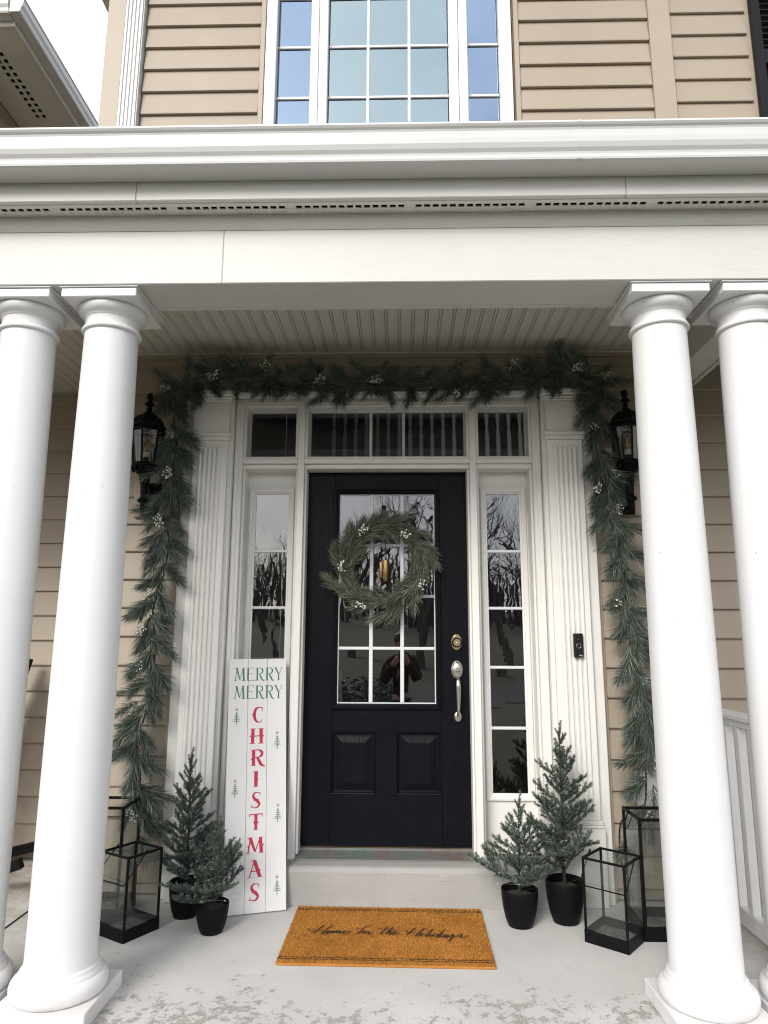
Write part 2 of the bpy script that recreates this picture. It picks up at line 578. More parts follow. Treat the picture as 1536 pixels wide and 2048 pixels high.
def siding(parent, x0, x1, y, zstart, z0, z1, e=EXP):
    me = siding_mesh(x0, x1, e)
    z = zstart
    while z > z0: z -= e
    while z < z1 - .01:
        if z + e < z0 + .012: z += e; continue
        if z < z0 or z + e > z1:
            lo = max(0, z0 - z); hi = min(e + .006, z1 - z)
            y_ = lambda h: -.0225 + (.019 * (h - .008) / e if h > .008 else 0)
            b = MB(); b.prism([(.012, lo), (y_(lo), lo), (y_(hi), hi), (.012, hi)], x0, x1, 'x')
            b.build('siding_board', M['siding'], parent, (0, y, z))
        else:
            link('siding_board', me, parent, (0, y, z))
        z += e


WY = -.085      # near wall plane
# --- lower front wall beside the entrance
b = MB()
b.box(-1.62, -1.10, WY + .013, WY + .12, 0, 2.96)
b.box(1.10, 4.2, WY + .013, WY + .12, 0, 2.96)
b.box(-1.099, 1.099, WY + .013, WY + .12, 2.632, 2.96)
wall = b.build('front_wall', M['tan_trim'], house)
siding(wall, -1.575, -1.168, WY, .0618, .012, 2.90)
siding(wall, 1.168, 4.2, WY, .0618, .012, 2.90)
siding(wall, -1.140, 1.140, WY, .0618 + 17 * EXP, 2.655, 2.90)
for sx in (-1, 1):
    b = MB(); b.box(sx * 1.143, sx * 1.166, WY - .024, WY + .012, .004, 2.66, .002)
    b.build('channel_trim', M['tan_trim'], wall)
b = MB(); b.box(-1.65, -1.577, WY - .026, WY + .05, .004, 2.92, .003); b.box(-1.65, -1.623, WY + .051, WY + .12, .004, 2.92, .003)
b.build('corner_trim', M['tan_trim'], wall)
b = MB(); b.box(-1.575, 1.55, WY - .028, WY + .01, 2.902, 2.926, .002)
b.build('top_trim', M['tan_trim'], wall)
# --- recessed wall at the far left
b = MB(); b.box(-4.2, -1.60, .513, .62, 0, 2.96); b.box(-1.64, -1.60, WY + .123, .512, 0, 2.96)
wall2 = b.build('recessed_wall', M['tan_trim'], house)
siding(wall2, -4.2, -1.66, .50, .035, .06, 2.90)
b = MB(); b.box(-4.2, -1.66, .47, .51, .0, .055, .004); b.build('base_board', M['tan_trim'], wall2)
b = MB(); b.box(-4.2, -1.66, .470, .51, 2.902, 2.926, .002); b.build('top_trim', M['tan_trim'], wall2)
# --- upper front wall
UY = -.275
b = MB()
b.box(-1.70, -.74, UY + .013, UY + .12, 3.3, 5.9); b.box(.76, 2.2, UY + .013, UY + .12, 3.3, 5.9)
b.box(2.7, 4.2, UY + .013, UY + .12, 3.3, 5.9)
b.box(-.739, .759, UY + .013, UY + .12, 3.3, 3.83); b.box(-.739, .759, UY + .013, UY + .12, 5.62, 5.9)
b.box(-1.70, -1.58, UY + .121, 8.0, 3.0, 5.9)
wall3 = b.build('upper_wall', M['tan_trim'], house)
siding(wall3, -1.478, -.775, UY, 4.376, 3.5, 5.85)
siding(wall3, .795, 1.572, UY, 4.368, 3.5, 5.85)
siding(wall3, 1.705, 2.165, UY + .02, 4.422, 3.5, 5.85)
siding(wall3, 2.64, 4.2, UY + .02, 4.422, 3.5, 5.85)
for x0, x1 in ((-.773, -.744), (.764, .793)):
    b = MB(); b.box(x0, x1, UY - .026, UY + .012, 3.5, 5.85, .003); b.build('channel_trim', M['tan_trim'], wall3)
b = MB(); b.box(-1.725, -1.612, UY - .03, UY + .012, 3.3, 5.9, .004); b.box(-1.725, -1.702, UY + .013, UY + .11, 3.3, 5.9, .004)
b.build('corner_trim', M['tan_trim'], wall3)
b = MB(); b.box(1.574, 1.703, UY - .032, UY + .012, 3.3, 5.9, .004)
b.build('corner_trim', M['tan_trim'], wall3)
# ribbed white downspout
b = MB()
pr = [(-1.602, UY + .008)]
x = -1.602
k = 5
w = .112 / k
for i in range(k):
    x0 = -1.602 + i * w
    pr += [(x0 + .001, UY - .052), (x0 + w * .18, UY - .062), (x0 + w * .70, UY - .062), (x0 + w * .82, UY - .052)]
pr += [(-1.490, UY - .052), (-1.490, UY + .008)]
b.prism(pr, 3.45, 5.9, 'z')
b.build('downspout', M['gutter'], house)
# main roof eave along the left side wall
b = MB()
b.box(-2.07, -1.71, -.7, 8, 5.915, 5.95)
b.box(-2.115, -2.073, -.7, 8, 5.905, 6.06)
b.build('eave', M['soffit'], house)
b = MB(); b.prism([(-2.12, 6.065), (-2.12, 6.10), (2.2, 8.3), (6.6, 6.1), (6.6, 6.065)], -.8, 8, 'y')
b.build('main_roof', M['roof'], house)

# --- upper triple window
win = MB()
ZB0, ZT0 = 3.845, 5.60
wy = UY - .03
win.box(-.739, -.673, wy, UY + .10, ZB0, ZT0, .004)
win.box(.674, .748, wy, UY + .10, ZB0, ZT0, .004)
win.box(-.465, -.417, wy + .004, UY + .10, ZB0, ZT0, .004); win.box(-.414, -.360, wy + .004, UY + .10, ZB0, ZT0, .004)
win.box(.371, .427, wy + .004, UY + .10, ZB0, ZT0, .004); win.box(.430, .483, wy + .004, UY + .10, ZB0, ZT0, .004)
for x0, x1 in ((-.672, -.466), (-.359, .370), (.484, .673)):
    win.box(x0, x1, wy + .006, UY + .10, ZB0, ZB0 + .06, .004); win.box(x0, x1, wy + .006, UY + .10, ZT0 - .06, ZT0, .004)
window = win.build('upper_window', M['vinylwin'], house)
rows = [ZB0 + .06, 4.153, 4.508, 4.864, 5.22, ZT0 - .06]
for (xs, mm) in (([-.672, -.466], 'upglass2'), ([-.359, -.1175, .1325, .370], 'upglass'), ([.484, .673], 'upglass2')):
    for i in range(len(xs) - 1):
        for j in range(len(rows) - 1):
            b = MB()
            g = .0055
            y = UY + .03
            tl = R.uniform(-.0006, .0006); tl2 = R.uniform(-.0006, .0006)
            b.add([(xs[i] + g, y + tl, rows[j] + g), (xs[i + 1] - g, y - tl2, rows[j] + g), (xs[i + 1] - g, y - tl, rows[j + 1] - g), (xs[i] + g, y + tl2, rows[j + 1] - g)], [(0, 1, 2, 3)])
            b.build('pane', M[mm], window, fix=False)
    for x in xs[1:-1]:
        b = MB(); b.box(x - .0095, x + .0095, UY + .018, UY + .036, rows[0], rows[-1], .003); b.build('muntin', M['muntin'], window)
    for z in rows[1:-1]:
        b = MB(); b.box(xs[0], xs[-1], UY + .020, UY + .034, z - .0095, z + .0095, .003); b.build('muntin', M['muntin'], window)

# black louvred shutter, mostly out of frame
b = MB()
for x0, x1 in ((2.19, 2.24), (2.55, 2.60)): b.box(x0, x1, UY - .035, UY + .005, 3.7, 5.7, .003)
for z in (3.7, 4.65, 5.6): b.box(2.241, 2.549, UY - .033, UY + .003, z, z + .1, .003)
sh = b.build('shutter', M['shutter'], house)
z = 3.82
while z < 5.58:
    if not 4.60 < z < 4.76:
        b = MB(); b.add([(2.241, UY - .03, z - .018), (2.549, UY - .03, z - .018), (2.549, UY - .002, z + .018), (2.241, UY - .002, z + .018), (2.241, UY - .03, z - .012), (2.549, UY - .03, z - .012), (2.549, UY - .002, z + .024), (2.241, UY - .002, z + .024)],
                        [(0, 1, 2, 3), (7, 6, 5, 4), (0, 4, 5, 1), (2, 6, 7, 3), (1, 5, 6, 2), (0, 3, 7, 4)])
        b.build('slat', M['shutter'], sh)
    z += .042

# --- porch roof, gutter, soffit, beam
b = MB(); b.prism([(-1.545, 3.175), (-1.545, 3.19), (-.262, 3.60), (-.262, 3.55)], -4.2, 4.2, 'x')
b.build('porch_roof', M['roof'], house)
# K-style gutter profile (y,z), front face ogee, thin shell
pr = [(-1.452, 3.066), (-1.543, 3.066), (-1.549, 3.070), (-1.551, 3.078), (-1.549, 3.084), (-1.549, 3.092), (-1.551, 3.100), (-1.560, 3.112),
      (-1.567, 3.130), (-1.569, 3.150), (-1.569, 3.178), (-1.572, 3.186), (-1.579, 3.192), (-1.584, 3.199), (-1.583, 3.207), (-1.577, 3.211),
      (-1.570, 3.209), (-1.567, 3.203), (-1.564, 3.196), (-1.563, 3.150), (-1.556, 3.115), (-1.545, 3.098), (-1.543, 3.072), (-1.458, 3.072), (-1.458, 3.20), (-1.452, 3.20)]
b = MB(); b.prism(pr, -4.2, .757, 'x'); g0 = b.build('gutter', M['gutter'], house)
b = MB(); b.prism(pr, .7572, 4.2, 'x'); b.build('gutter', M['gutter'], house)
lap = [(y - .0015 if y < -1.5 else y, z) for y, z in pr[1:16]]
b = MB(); b.prism(lap + [(-1.560, 3.15), (-1.54, 3.10)], .742, .757, 'x'); b.build('seam', M['gutter'], g0)
# fascia board with a butt joint
for x0, x1 in ((-4.2, -.966), (-.9645, .952), (.9535, 4.2)):
    b = MB(); b.box(x0, x1, -1.450, -1.428, 2.986, 3.20, .003); b.build('fascia_board', M['trim_h'], house)
# vented soffit: solid strips with slotted louvres between them
SZ = 2.986
b = MB(); b.box(-4.2, 4.2, -1.4265, -1.404, SZ, SZ + .010, .0015)
sof = b.build('soffit', M['soffit'], house)
b = MB(); b.box(-4.2, 4.2, -1.356, -1.3375, SZ, SZ + .010, .0015); b.build('soffit_strip', M['soffit'], sof)
b = MB(); b.box(-4.2, 4.2, -1.3875, -1.3805, SZ, SZ + .004); b.build('soffit_rib', M['soffit'], sof)
b = MB(); b.box(-4.2, 4.2, -1.4265, -1.3375, SZ + .03, SZ + .036); b.build('soffit_cavity', M['dark'], sof)
b = MB()
x = -4.2; n = 0
while x < 4.2:
    wdt = .010
    if n % 13 == 0: wdt = .045
    b.box(x, x + wdt, -1.4035, -1.3565, SZ + .0008, SZ + .008)
    b.box(x + wdt + .0003, x + wdt + .0237, -1.3803, -1.3565, SZ + .0025, SZ + .006)
    x += wdt + .024; n += 1
tag(b.build('vent_slots', M['soffit'], sof), kind='stuff')
# frieze trim above the beam
b = MB(); b.prism([(-1.3360, SZ - .001), (-1.352, SZ - .001), (-1.352, SZ - .040), (-1.346, SZ - .050), (-1.3385, SZ - .060), (-1.3360, SZ - .060)], -4.2, 4.2, 'x')
b.build('frieze_trim', M['trim_h'], house)
BZ = 2.694
for x0, x1 in ((-4.2, -.640), (-.6393, 4.2)):
    b = MB(); b.box(x0, x1, -1.335, -1.312, BZ, SZ, .003); b.build('beam_face', M['trim_h'], house)
b = MB(); b.box(-4.2, 4.2, -1.311, -1.130, BZ + .004, SZ - .03); b.box(-4.2, 4.2, -1.1295, -1.101, BZ + .001, SZ - .03, .003)
b.build('beam', M['trim_h'], house)
# return beam on the right, running back to the wall
b = MB(); b.box(1.548, 1.690, -1.100, -.102, BZ, SZ - .03, .003); b.box(1.6905, 1.712, -1.3, -.102, BZ - .012, SZ, .003)
b.build('return_beam', M['trim_h'], house)
# beadboard ceiling
CZ = 2.931
ce = MB(); ce.box(-4.2, 1.5475, -1.10, .60, CZ + .012, CZ + .02)
ceil = ce.build('porch_ceiling', M['ceil'], house)
PWD = .0705
b = MB()
hw = PWD / 2
pr = [(-hw, CZ + .0108), (-hw + .001, CZ + .0108), (-hw + .0022, CZ), (-hw + .0120, CZ), (-hw + .0128, CZ + .0105), (-hw + .0150, CZ + .0105), (-hw + .0160, CZ), (hw - .0012, CZ), (hw, CZ + .0095), (hw, CZ + .0115), (-hw, CZ + .0115)]
b.prism(pr, -1.10, .495, 'y')
me_long = b.mesh('ceiling_board', M['ceil'])
b = MB(); b.prism(pr, -1.10, -.10, 'y'); me_short = b.mesh('ceiling_board', M['ceil'])
for me in (me_long, me_short):
    bb = bmesh.new(); bb.from_mesh(me); bmesh.ops.recalc_face_normals(bb, faces=bb.faces); bb.to_mesh(me); bb.free()
x = 1.511
while x > -3.6:
    link('ceiling_board', me_short if x > -1.68 else me_long, ceil, (x, 0, 0))
    x -= PWD
b = MB(); b.box(-1.60, 1.547, -.125, -.099, CZ - .010, CZ - .0005, .002); b.build('ceiling_trim', M['ceil'], ceil)
b = MB(); b.box(-4.2, -1.66, .462, .49, CZ - .010, CZ - .0005, .002); b.build('ceiling_trim', M['ceil'], ceil)

# --- columns
CY = -1.168
cyl = [(.1245, .150), (.1225, .165), (.1212, .30)]
for i in range(1, 15):
    t = i / 14
    z = .30 + t * (2.5425 - .30)
    r = .1212 - .0145 * (max(0, t - .12) / .88) ** 1.45
    cyl.append((r, z))
shaft = MB().lathe(cyl, n=72)
base = MB().lathe([(.150, .0575), (.1585, .062), (.1635, .074), (.1645, .088), (.162, .102), (.155, .113), (.146, .118), (.1425, .1195), (.1425, .124), (.140, .130), (.1345, .1345), (.1335, .136), (.1335, .142), (.130, .147), (.124, .1495)], n=72)
plinth = MB().box(-.166, .166, -.161, .161, .0005, .057, .003)
ast = MB().lathe([(.1065, 2.543), (.1155, 2.5445), (.1185, 2.549), (.1185, 2.555), (.1155, 2.560), (.1125, 2.562), (.1125, 2.566), (.107, 2.569)], n=72)
neck = MB().lathe([(.1066, 2.5695), (.1062, 2.600), (.1085, 2.603), (.1115, 2.604), (.1115, 2.611), (.1145, 2.613), (.126, 2.618), (.134, 2.627), (.1375, 2.637), (.138, 2.645), (.135, 2.650)], n=72)
abacus = MB().box(-.153, .153, -.153, .153, 2.6505, 2.688, .003)
abt = MB().box(-.160, .160, -.160, .160, 2.6885, 2.6935, .001)
cmesh = [(nm, mb.mesh(nm, M['column'])) for nm, mb in (('base', base), ('plinth', plinth), ('astragal', ast), ('capital', neck), ('abacus', abacus), ('abacus_fillet', abt))]
for nm, me in cmesh + [('column', shaft.mesh('column', M['column']))]:
    bb = bmesh.new(); bb.from_mesh(me); bmesh.ops.recalc_face_normals(bb, faces=bb.faces); bb.to_mesh(me); bb.free()
    if nm == 'column': shaft_me = me
for cx in (-1.143, -1.498, 1.150, 1.508):
    c0 = link('column', shaft_me, house, (cx, CY, 0))
    for nm, me in cmesh: link(nm, me, c0)

# --- entrance surround
def bb_(name, mat, parent, *boxes, c=.003):
    b = MB()
    for q in boxes: b.box(*q, c)
    return b.build(name, mat, parent)


ent = bb_('entrance_frame', M['trim'], house,
          (-.866, -.819, -.11, .09, .181, 2.622))
bb_('side_casing', M['trim'], ent, (.819, .866, -.11, .09, .181, 2.622))
for sx in (-1, 1):
    bb_('mullion', M['trim'], ent, (sx * .466, sx * .504, -.110, .09, .181, 2.622))
    bb_('door_jamb', M['trim'], ent, (sx * .4535, sx * .4655, -.085, .09, .200, 2.2405))
    bb_('stop_bead', M['trim'], ent, (sx * .8045, sx * .8185, -.085, .09, .181, 2.2405))
    bb_('stop_bead', M['trim'], ent, (sx * .5045, sx * .5165, -.085, .09, .181, 2.2405))
    bb_('mullion_groove_strip', M['trim'], ent, (sx * .838, sx * .862, -.1165, -.1105, .181, 2.622))
bb_('transom_bar', M['trim'], ent, (-.4655, .4655, -.11, .09, 2.268, 2.294))
bb_('door_head', M['trim'], ent, (-.4655, .4655, -.086, .09, 2.241, 2.2675))
for sx in (-1, 1):
    bb_('transom_bar', M['trim'], ent, (sx * .5045, sx * .8185, -.11, .09, 2.268, 2.294))
    bb_('side_head', M['trim'], ent, (sx * .5045, sx * .8185, -.086, .09, 2.241, 2.2675))
bb_('head_board', M['trim_h'], ent, (-.866, .866, -.112, .09, 2.6225, 2.648))
b = MB(); b.prism([(-.10, 2.6485), (-.118, 2.6485), (-.122, 2.655), (-.135, 2.664), (-.138, 2.672), (-.146, 2.674), (-.146, 2.681), (-.10, 2.681)], -.852, .852, 'x')
b.build('head_crown', M['trim_h'], ent)

# transom lights (three)
for x0, x1, mun in ((-.4655, .4655, (-.0955, .0955)), (-.8185, -.5045, ()), (.5045, .8185, ())):
    b = MB(); b.rings(x0, x1, 2.2945, 2.622, [(0, -.098), (.004, -.100), (.012, -.100), (.016, -.094), (.0165, -.012), (.020, -.008), (.0205, .012)], fill=False)
    tw = b.build('transom_window', M['trim'], house)
    gx0, gx1 = x0 + .0205, x1 - .0205
    xs = [gx0] + list(mun) + [gx1]
    for i in range(len(xs) - 1):
        b = MB(); b.add([(xs[i], .008, 2.315), (xs[i + 1], .008, 2.315), (xs[i + 1], .008, 2.6015), (xs[i], .008, 2.6015)], [(0, 1, 2, 3)])
        b.build('pane', M['transom'], tw, fix=False)
    for x in mun: bb_('muntin', M['muntin'], tw, (x - .009, x + .009, -.006, .018, 2.316, 2.600))

# sidelights
for sx in (-1, 1):
    xa, xb = sorted((sx * .517, sx * .804))
    b = MB()
    fx0, fx1, fz0, fz1 = xa + .020, xb - .014, .452, 2.146
    if sx < 0: fx0, fx1 = xa + .014, xb - .020
    # panel round the light
    b.box(xa, fx0, .014, .06, .185, 2.2405); b.box(fx1, xb, .014, .06, .185, 2.2405)
    b.box(fx0 + .0005, fx1 - .0005, .014, .06, fz1, 2.2405); b.box(fx0 + .0005, fx1 - .0005, .014, .06, .185, fz0)
    sl = b.build('sidelight', M['trim'], house)
    b = MB(); b.rings(fx0 - .004, fx1 + .004, fz0 - .004, fz1 + .004, [(0, .0135), (.0005, .004), (.004, -.001), (.012, -.002), (.016, .002), (.020, .001), (.026, .004), (.028, .010), (.037, .013), (.038, .022)], fill=False)
    b.build('glazing_bead', M['trim'], sl)
    gx0, gx1, gz0, gz1 = fx0 + .033, fx1 - .033, fz0 + .033, fz1 - .033
    zs = [gz0, .819, 1.140, 1.462, 1.782, gz1]
    for j in range(5):
        b = MB(); d = R.uniform(-.0012, .0012)
        b.add([(gx0, .019 + d, zs[j]), (gx1, .019 - d, zs[j]), (gx1, .019 - d * .3, zs[j + 1]), (gx0, .019 + d * .3, zs[j + 1])], [(0, 1, 2, 3)])
        b.build('pane', M['glass'], sl, fix=False)
    for z in zs[1:-1]: bb_('muntin', M['muntin'], sl, (gx0 - .003, gx1 + .003, .008, .026, z - .008, z + .008))

# pilasters
def pilaster(sx):
    X = lambda a, b_: (sx * a, sx * b_)
    p = bb_('pilaster', M['trim'], house, (*X(.868, 1.141), -.150, .02, .001, 2.640))
    bb_('fluted_board', M['trim'], p, (*X(.889, 1.082), -.182, -.1505, .400, 2.380))
    for i in range(5):
        cx = sx * (.934 + i * .0262)
        b = MB()
        prf = []
        for k in range(9):
            a = pi * k / 8
            prf.append((cx + .0108 * cos(a), -.1822 - .0108 * sin(a)))
        b.prism(prf, .45, 2.335, 'z', smooth=True)
        b.sphere((cx, -.1822, 2.335), .0108, 10, 6); b.sphere((cx, -.1822, .45), .0108, 10, 6)
        b.build('flute', M['trim'], p)
    bb_('capital_block', M['trim'], p, (*X(.885, 1.086), -.186, -.1505, 2.4265, 2.606))
    bb_('necking', M['trim'], p, (*X(.872, 1.100), -.205, -.1505, 2.405, 2.4262), (*X(.876, 1.096), -.198, -.1505, 2.3805, 2.4045), c=.007)
    bb_('crown', M['trim'], p, (*X(.880, 1.090), -.194, -.1505, 2.6065, 2.617), (*X(.872, 1.100), -.206, -.1505, 2.6172, 2.632), (*X(.862, 1.118), -.222, -.1505, 2.6322, 2.668), c=.006)
    bb_('base_block', M['trim'], p, (*X(.878, 1.100), -.192, -.1505, .001, .365), (*X(.882, 1.096), -.197, -.1505, .3655, .378), (*X(.886, 1.090), -.190, -.1505, .3785, .3995), c=.004)


pilaster(-1); pilaster(1)

# --- front door
def door():
    d = bb_('front_door', M['door'], house, (-.4515, -.2985, 0, .044, .222, 2.2395), (.2985, .4515, 0, .044, .222, 2.2395), c=.0015)
    bb_('top_rail', M['door_h'], d, (-.298, .298, .0003, .044, 2.1375, 2.2395), c=.001)
    bb_('lock_rail', M['door_h'], d, (-.298, .298, .0003, .044, .8015, .917), c=.001)
    bb_('bottom_rail', M['door_h'], d, (-.298, .298, .0003, .044, .222, .4735), c=.001)
    bb_('middle_stile', M['door'], d, (-.054, .054, .0003, .044, .474, .801), c=.001)
    for x0, x1 in ((-.298, -.0545), (.0545, .298)):
        b = MB(); b.rings(x0, x1, .474, .801, [(0, .001), (.004, -.002), (.009, .0005), (.013, .010), (.022, .012), (.030, .0105), (.058, .002), (.060, .0012)])
        b.build('door_panel', M['door'], d)
    b = MB(); b.rings(-.302, .302, .9135, 2.141, [(0, .0005), (.001, -.010), (.004, -.013), (.010, -.014), (.013, -.010), (.017, -.0095), (.022, -.013), (.027, -.012), (.031, -.002), (.0315, .02)], fill=False)
    b.build('lite_frame', M['door'], d)
    gx0, gx1, gz0, gz1 = -.2705, .2705, .945, 2.1095
    b = MB(); b.rings(gx0 - .001, gx1 + .001, gz0 - .001, gz1 + .001, [(0, .004), (.006, .004), (.007, .012)], fill=False)
    b.build('glazing_bead', M['muntin'], d)
    xs = [gx0, -.0865, .0865, gx1]; zs = [gz0, 1.240, 1.527, 1.816, gz1]
    for i in range(3):
        for j in range(4):
            b = MB(); tx, tz = R.uniform(-.0009, .0009), R.uniform(-.0009, .0009)
            y = .012
            b.add([(xs[i], y + tx + tz, zs[j]), (xs[i + 1], y - tx + tz, zs[j]), (xs[i + 1], y - tx - tz, zs[j + 1]), (xs[i], y + tx - tz, zs[j + 1])], [(0, 1, 2, 3)])
            b.build('pane', M['glass'], d, fix=False)
    for x in xs[1:-1]: bb_('muntin', M['muntin'], d, (x - .0105, x + .0105, .003, .020, gz0 + .005, gz1 - .005))
    for z in zs[1:-1]: bb_('muntin', M['muntin'], d, (gx0 + .005, gx1 - .005, .0045, .0185, z - .0085, z + .0085))
    bb_('door_sweep', M['plastic'], d, (-.450, .450, .002, .04, .2165, .2215), c=.001)
    # deadbolt: oval rose, cylinder, keyhole
    def oval(cx, cz, rx, rz, y0, prof, mat, name):
        b = MB(); n = 40; vs = []; fs = []
        for s_, dy in prof:
            for i in range(n):
                a = 2 * pi * i / n
                vs.append((cx + rx * s_ * cos(a), y0 - dy, cz + rz * s_ * sin(a)))
        for j in range(len(prof) - 1):
            for i in range(n): fs.append((j * n + i, j * n + (i + 1) % n, (j + 1) * n + (i + 1) % n, (j + 1) * n + i))
        b.add(vs, fs, True); b.add(vs, [tuple(range((len(prof) - 1) * n, len(prof) * n))])
        return b.build(name, mat, d)
    oval(.3855, 1.276, .031, .046, 0, [(1, 0), (1, .004), (.96, .008), (.85, .011), (.80, .012)], M['brass'], 'deadbolt')
    oval(.3865, 1.274, .0265, .0265, -.0122, [(1, 0), (1, .010), (.94, .013), (.80, .013), (.78, .010)], M['blackwood'], 'deadbolt_ring')
    oval(.3865, 1.274, .0205, .0205, -.0225, [(1, 0), (1, .004), (.9, .0055)], M['brass'], 'deadbolt_cylinder')
    oval(.3875, 1.267, .0075, .0095, -.0282, [(1, 0), (1, .002), (.8, .0025)], M['nickel'], 'keyway')
    bb_('key_slot', M['dark'], d, (.3865, .3887, -.0318, -.0309, 1.2605, 1.2705), c=.0002)
    # handle set
    oval(.3855, 1.128, .034, .051, 0, [(1, 0), (1, .004), (.96, .009), (.86, .014), (.80, .0145), (.76, .0185), (.5, .022), (.2, .0235)], M['nickel'], 'handle_rose')
    bb_('thumb_latch', M['nickel'], d, (.3735, .4005, -.040, -.022, 1.1185, 1.1235), (.380, .394, -.043, -.022, 1.101, 1.118), c=.003)
    g = [(.3865, -.020, 1.088), (.3865, -.040, 1.083), (.387, -.054, 1.068), (.388, -.058, 1.04), (.3885, -.056, 1.0), (.3880, -.052, .955), (.3875, -.045, .92), (.3870, -.034, .896), (.3870, -.014, .886)]
    gr = [.007, .0085, .0115, .0135, .0125, .0105, .0085, .0075, .007]
    P = smoothpts(g, 5); rr = []
    for i in range(len(P)):
        f = i / 5; a = min(int(f), 7); rr.append(gr[a] + (gr[a + 1] - gr[a]) * (f - a))
    b = MB(); b.tube(P, rr, 14); b.build('handle', M['nickel'], d)
    oval(.3870, .880, .0215, .0295, 0, [(1, 0), (1, .004), (.94, .009), (.7, .0125), (.3, .014)], M['nickel'], 'handle_foot')
    oval(.3870, .868, .0028, .0028, -.0125, [(1, 0), (.8, .0015)], M['dark'], 'screw')
    # vertical edge reveal
    return d


door()
# threshold
b = MB(); b.prism([(-.108, .1805), (-.108, .186), (-.094, .190), (-.020, .204), (-.010, .2125), (.05, .2145), (.05, .1805)], -.468, .468, 'x')
m, t, out = new_mat('worn_aluminium')
p = t.nodes.new("ShaderNodeBsdfPrincipled"); v = coords(t)
c = ramp(t, noise_n(t, v, 7, 4, .6, (1, .3, 1)), [(.3, (.30, .22, .22)), (.45, (.33, .31, .30)), (.58, (.22, .30, .27)), (.7, (.36, .34, .33))])
c = mixc(t, .5, c, ramp(t, noise_n(t, v, 40, 4, .7, (.1, 1, 1)), [(.3, .5), (.7, 1.0)]), 'MULTIPLY')
t.links.new(c, p.inputs['Base Color']); p.inputs['Metallic'].default_value = .5; p.inputs['Roughness'].default_value = .42
t.links.new(p.outputs[0], out.inputs['Surface'])
th = b.build('threshold', m, house)
bb_('threshold_lip', M['nickel'], th, (-.470, .470, -.1125, -.1083, .1805, .1875), c=.001)
bb_('threshold_cap', M['iwood'], th, (-.451, .451, -.0075, .0, .2135, .2163), c=.0008)
# step under the door
b = MB()
pr = [(.03, .0005), (-.216, .0005), (-.2165, .158), (-.213, .168), (-.204, .1755), (-.190, .180), (.03, .180)]
b.prism(pr, -.866, .866, 'x')
st = b.build('door_step', M['step'], house)
b = MB(); b.prism([(-.2168, .124), (-.2185, .126), (-.2185, .150), (-.2168, .1525)], .268, .312, 'x'); b.build('mortar_patch', M['walk'], st)

# --- interior seen through the glass: foyer with a landing railing
b = MB()
b.box(-1.5, 3.4, .10, 5.2, .12, .20)
fl = b.build('foyer_floor', M['iwood'], house)
b = MB(); b.box(-1.575, -1.50, .12, 5.2, .2, 5.8); b.box(3.42, 3.5, .1, 5.2, .2, 5.8); b.box(-1.5, 3.5, 5.21, 5.3, .2, 5.8); b.box(-1.57, 3.5, -.14, 5.3, 5.81, 5.88)
b.box(-1.49, 3.4, .1, .12, 2.70, 3.3); b.box(1.10, 3.4, .1, .12, .2, 2.7); b.box(-1.49, -1.10, .1, .12, .2, 2.7)
b.build('foyer_wall', M['drywall'], house)
b = MB(); b.box(-1.49, 3.4, 2.62, 5.2, 2.72, 2.98); ld = b.build('stair_landing', M['drywall'], house)


def baluster(x, y, z0, h, square=False):
    b = MB()
    if square:
        b.lathe([(.020, 0), (.020, h * .35), (.018, h * .37), (.023, h * .40), (.016, h * .44), (.021, h * .55), (.012, h)], n=10)
    else:
        b.box(-.018, .018, -.018, .018, 0, h * .33)
        b.lathe([(.018, h * .3301), (.021, h * .345), (.013, h * .365), (.020, h * .38), (.011, h * .41), (.019, h * .5), (.021, h * .56), (.014, h * .70), (.019, h * .73), (.012, h * .76), (.011, h * .85)], n=10)
        b.box(-.016, .016, -.016, .016, h * .8501, h)
    return b


bm_b = baluster(0, 0, 0, .86).mesh('baluster', M['iwhite'])
x = -.58
while x < 1.65:
    link('baluster', bm_b, ld, (x, 2.66, 2.985))
    x += .108
bb_('landing_rail', M['iwood'], ld, (-1.5, 1.9, 2.63, 2.69, 3.846, 3.90))
b = MB(); b.prism([(1.2, .2), (4.6, 2.72), (4.6, 2.6), (1.4, .2)], -.75, -.62, 'x'); sr = b.build('stair_stringer', M['drywall'], house)
bm2 = baluster(0, 0, 0, .85, True).mesh('baluster', M['iwhite'])
for i in range(9):
    link('baluster', bm2, sr, (-.60 + .0 * i, 1.3 + i * .2, .25 + i * .148))
for x, y in ((-.47, 1.25), (-.36, 1.25)):
    link('baluster', bm2, sr, (x, y, .21))

# ================================================================== NEIGHBOURING HOUSE (upper left)
nb = empty('neighbour_house', (-4.12, 1.50, -1.17))
tag(nb, 'tan house next door with white vented eave and gutter, at upper left', 'house')
b = MB(); b.box(-6, -.02, .38, 14, 0, 8.0); nw = b.build('side_wall', M['tan_trim'], nb)
z = 7.72
prn = [(-.01, 0), (.013, 0), (.0155, .002), (.0165, .008), (.0035, .162), (-.01, .162)]
b = MB(); b.prism(prn, .42, 14, 'y'); me = b.mesh('siding_board', M['siding'])
while z > 3.6:
    link('siding_board', me, nw, (-.02 + .012, 0, z)); z -= .155
b = MB(); b.box(-.03, .012, .34, .46, 0, 7.95, .004); b.build('corner_trim', M['tan_trim'], nw)
b = MB(); b.box(-.02, .20, -.02, 14, 8.015, 8.03); b.box(.40, .635, -.02, 14, 8.015, 8.03); ns = b.build('soffit', M['soffit'], nb)
b = MB(); b.box(-.02, .635, 0, 14, 8.06, 8.07); b.build('soffit_cavity', M['dark'], ns)
b = MB()
y = 0; n = 0
while y < 9:
    wdt = .03 if n % 12 else .16
    b.box(.2005, .3995, y, y + wdt, 8.016, 8.028); y += wdt + .05; n += 1
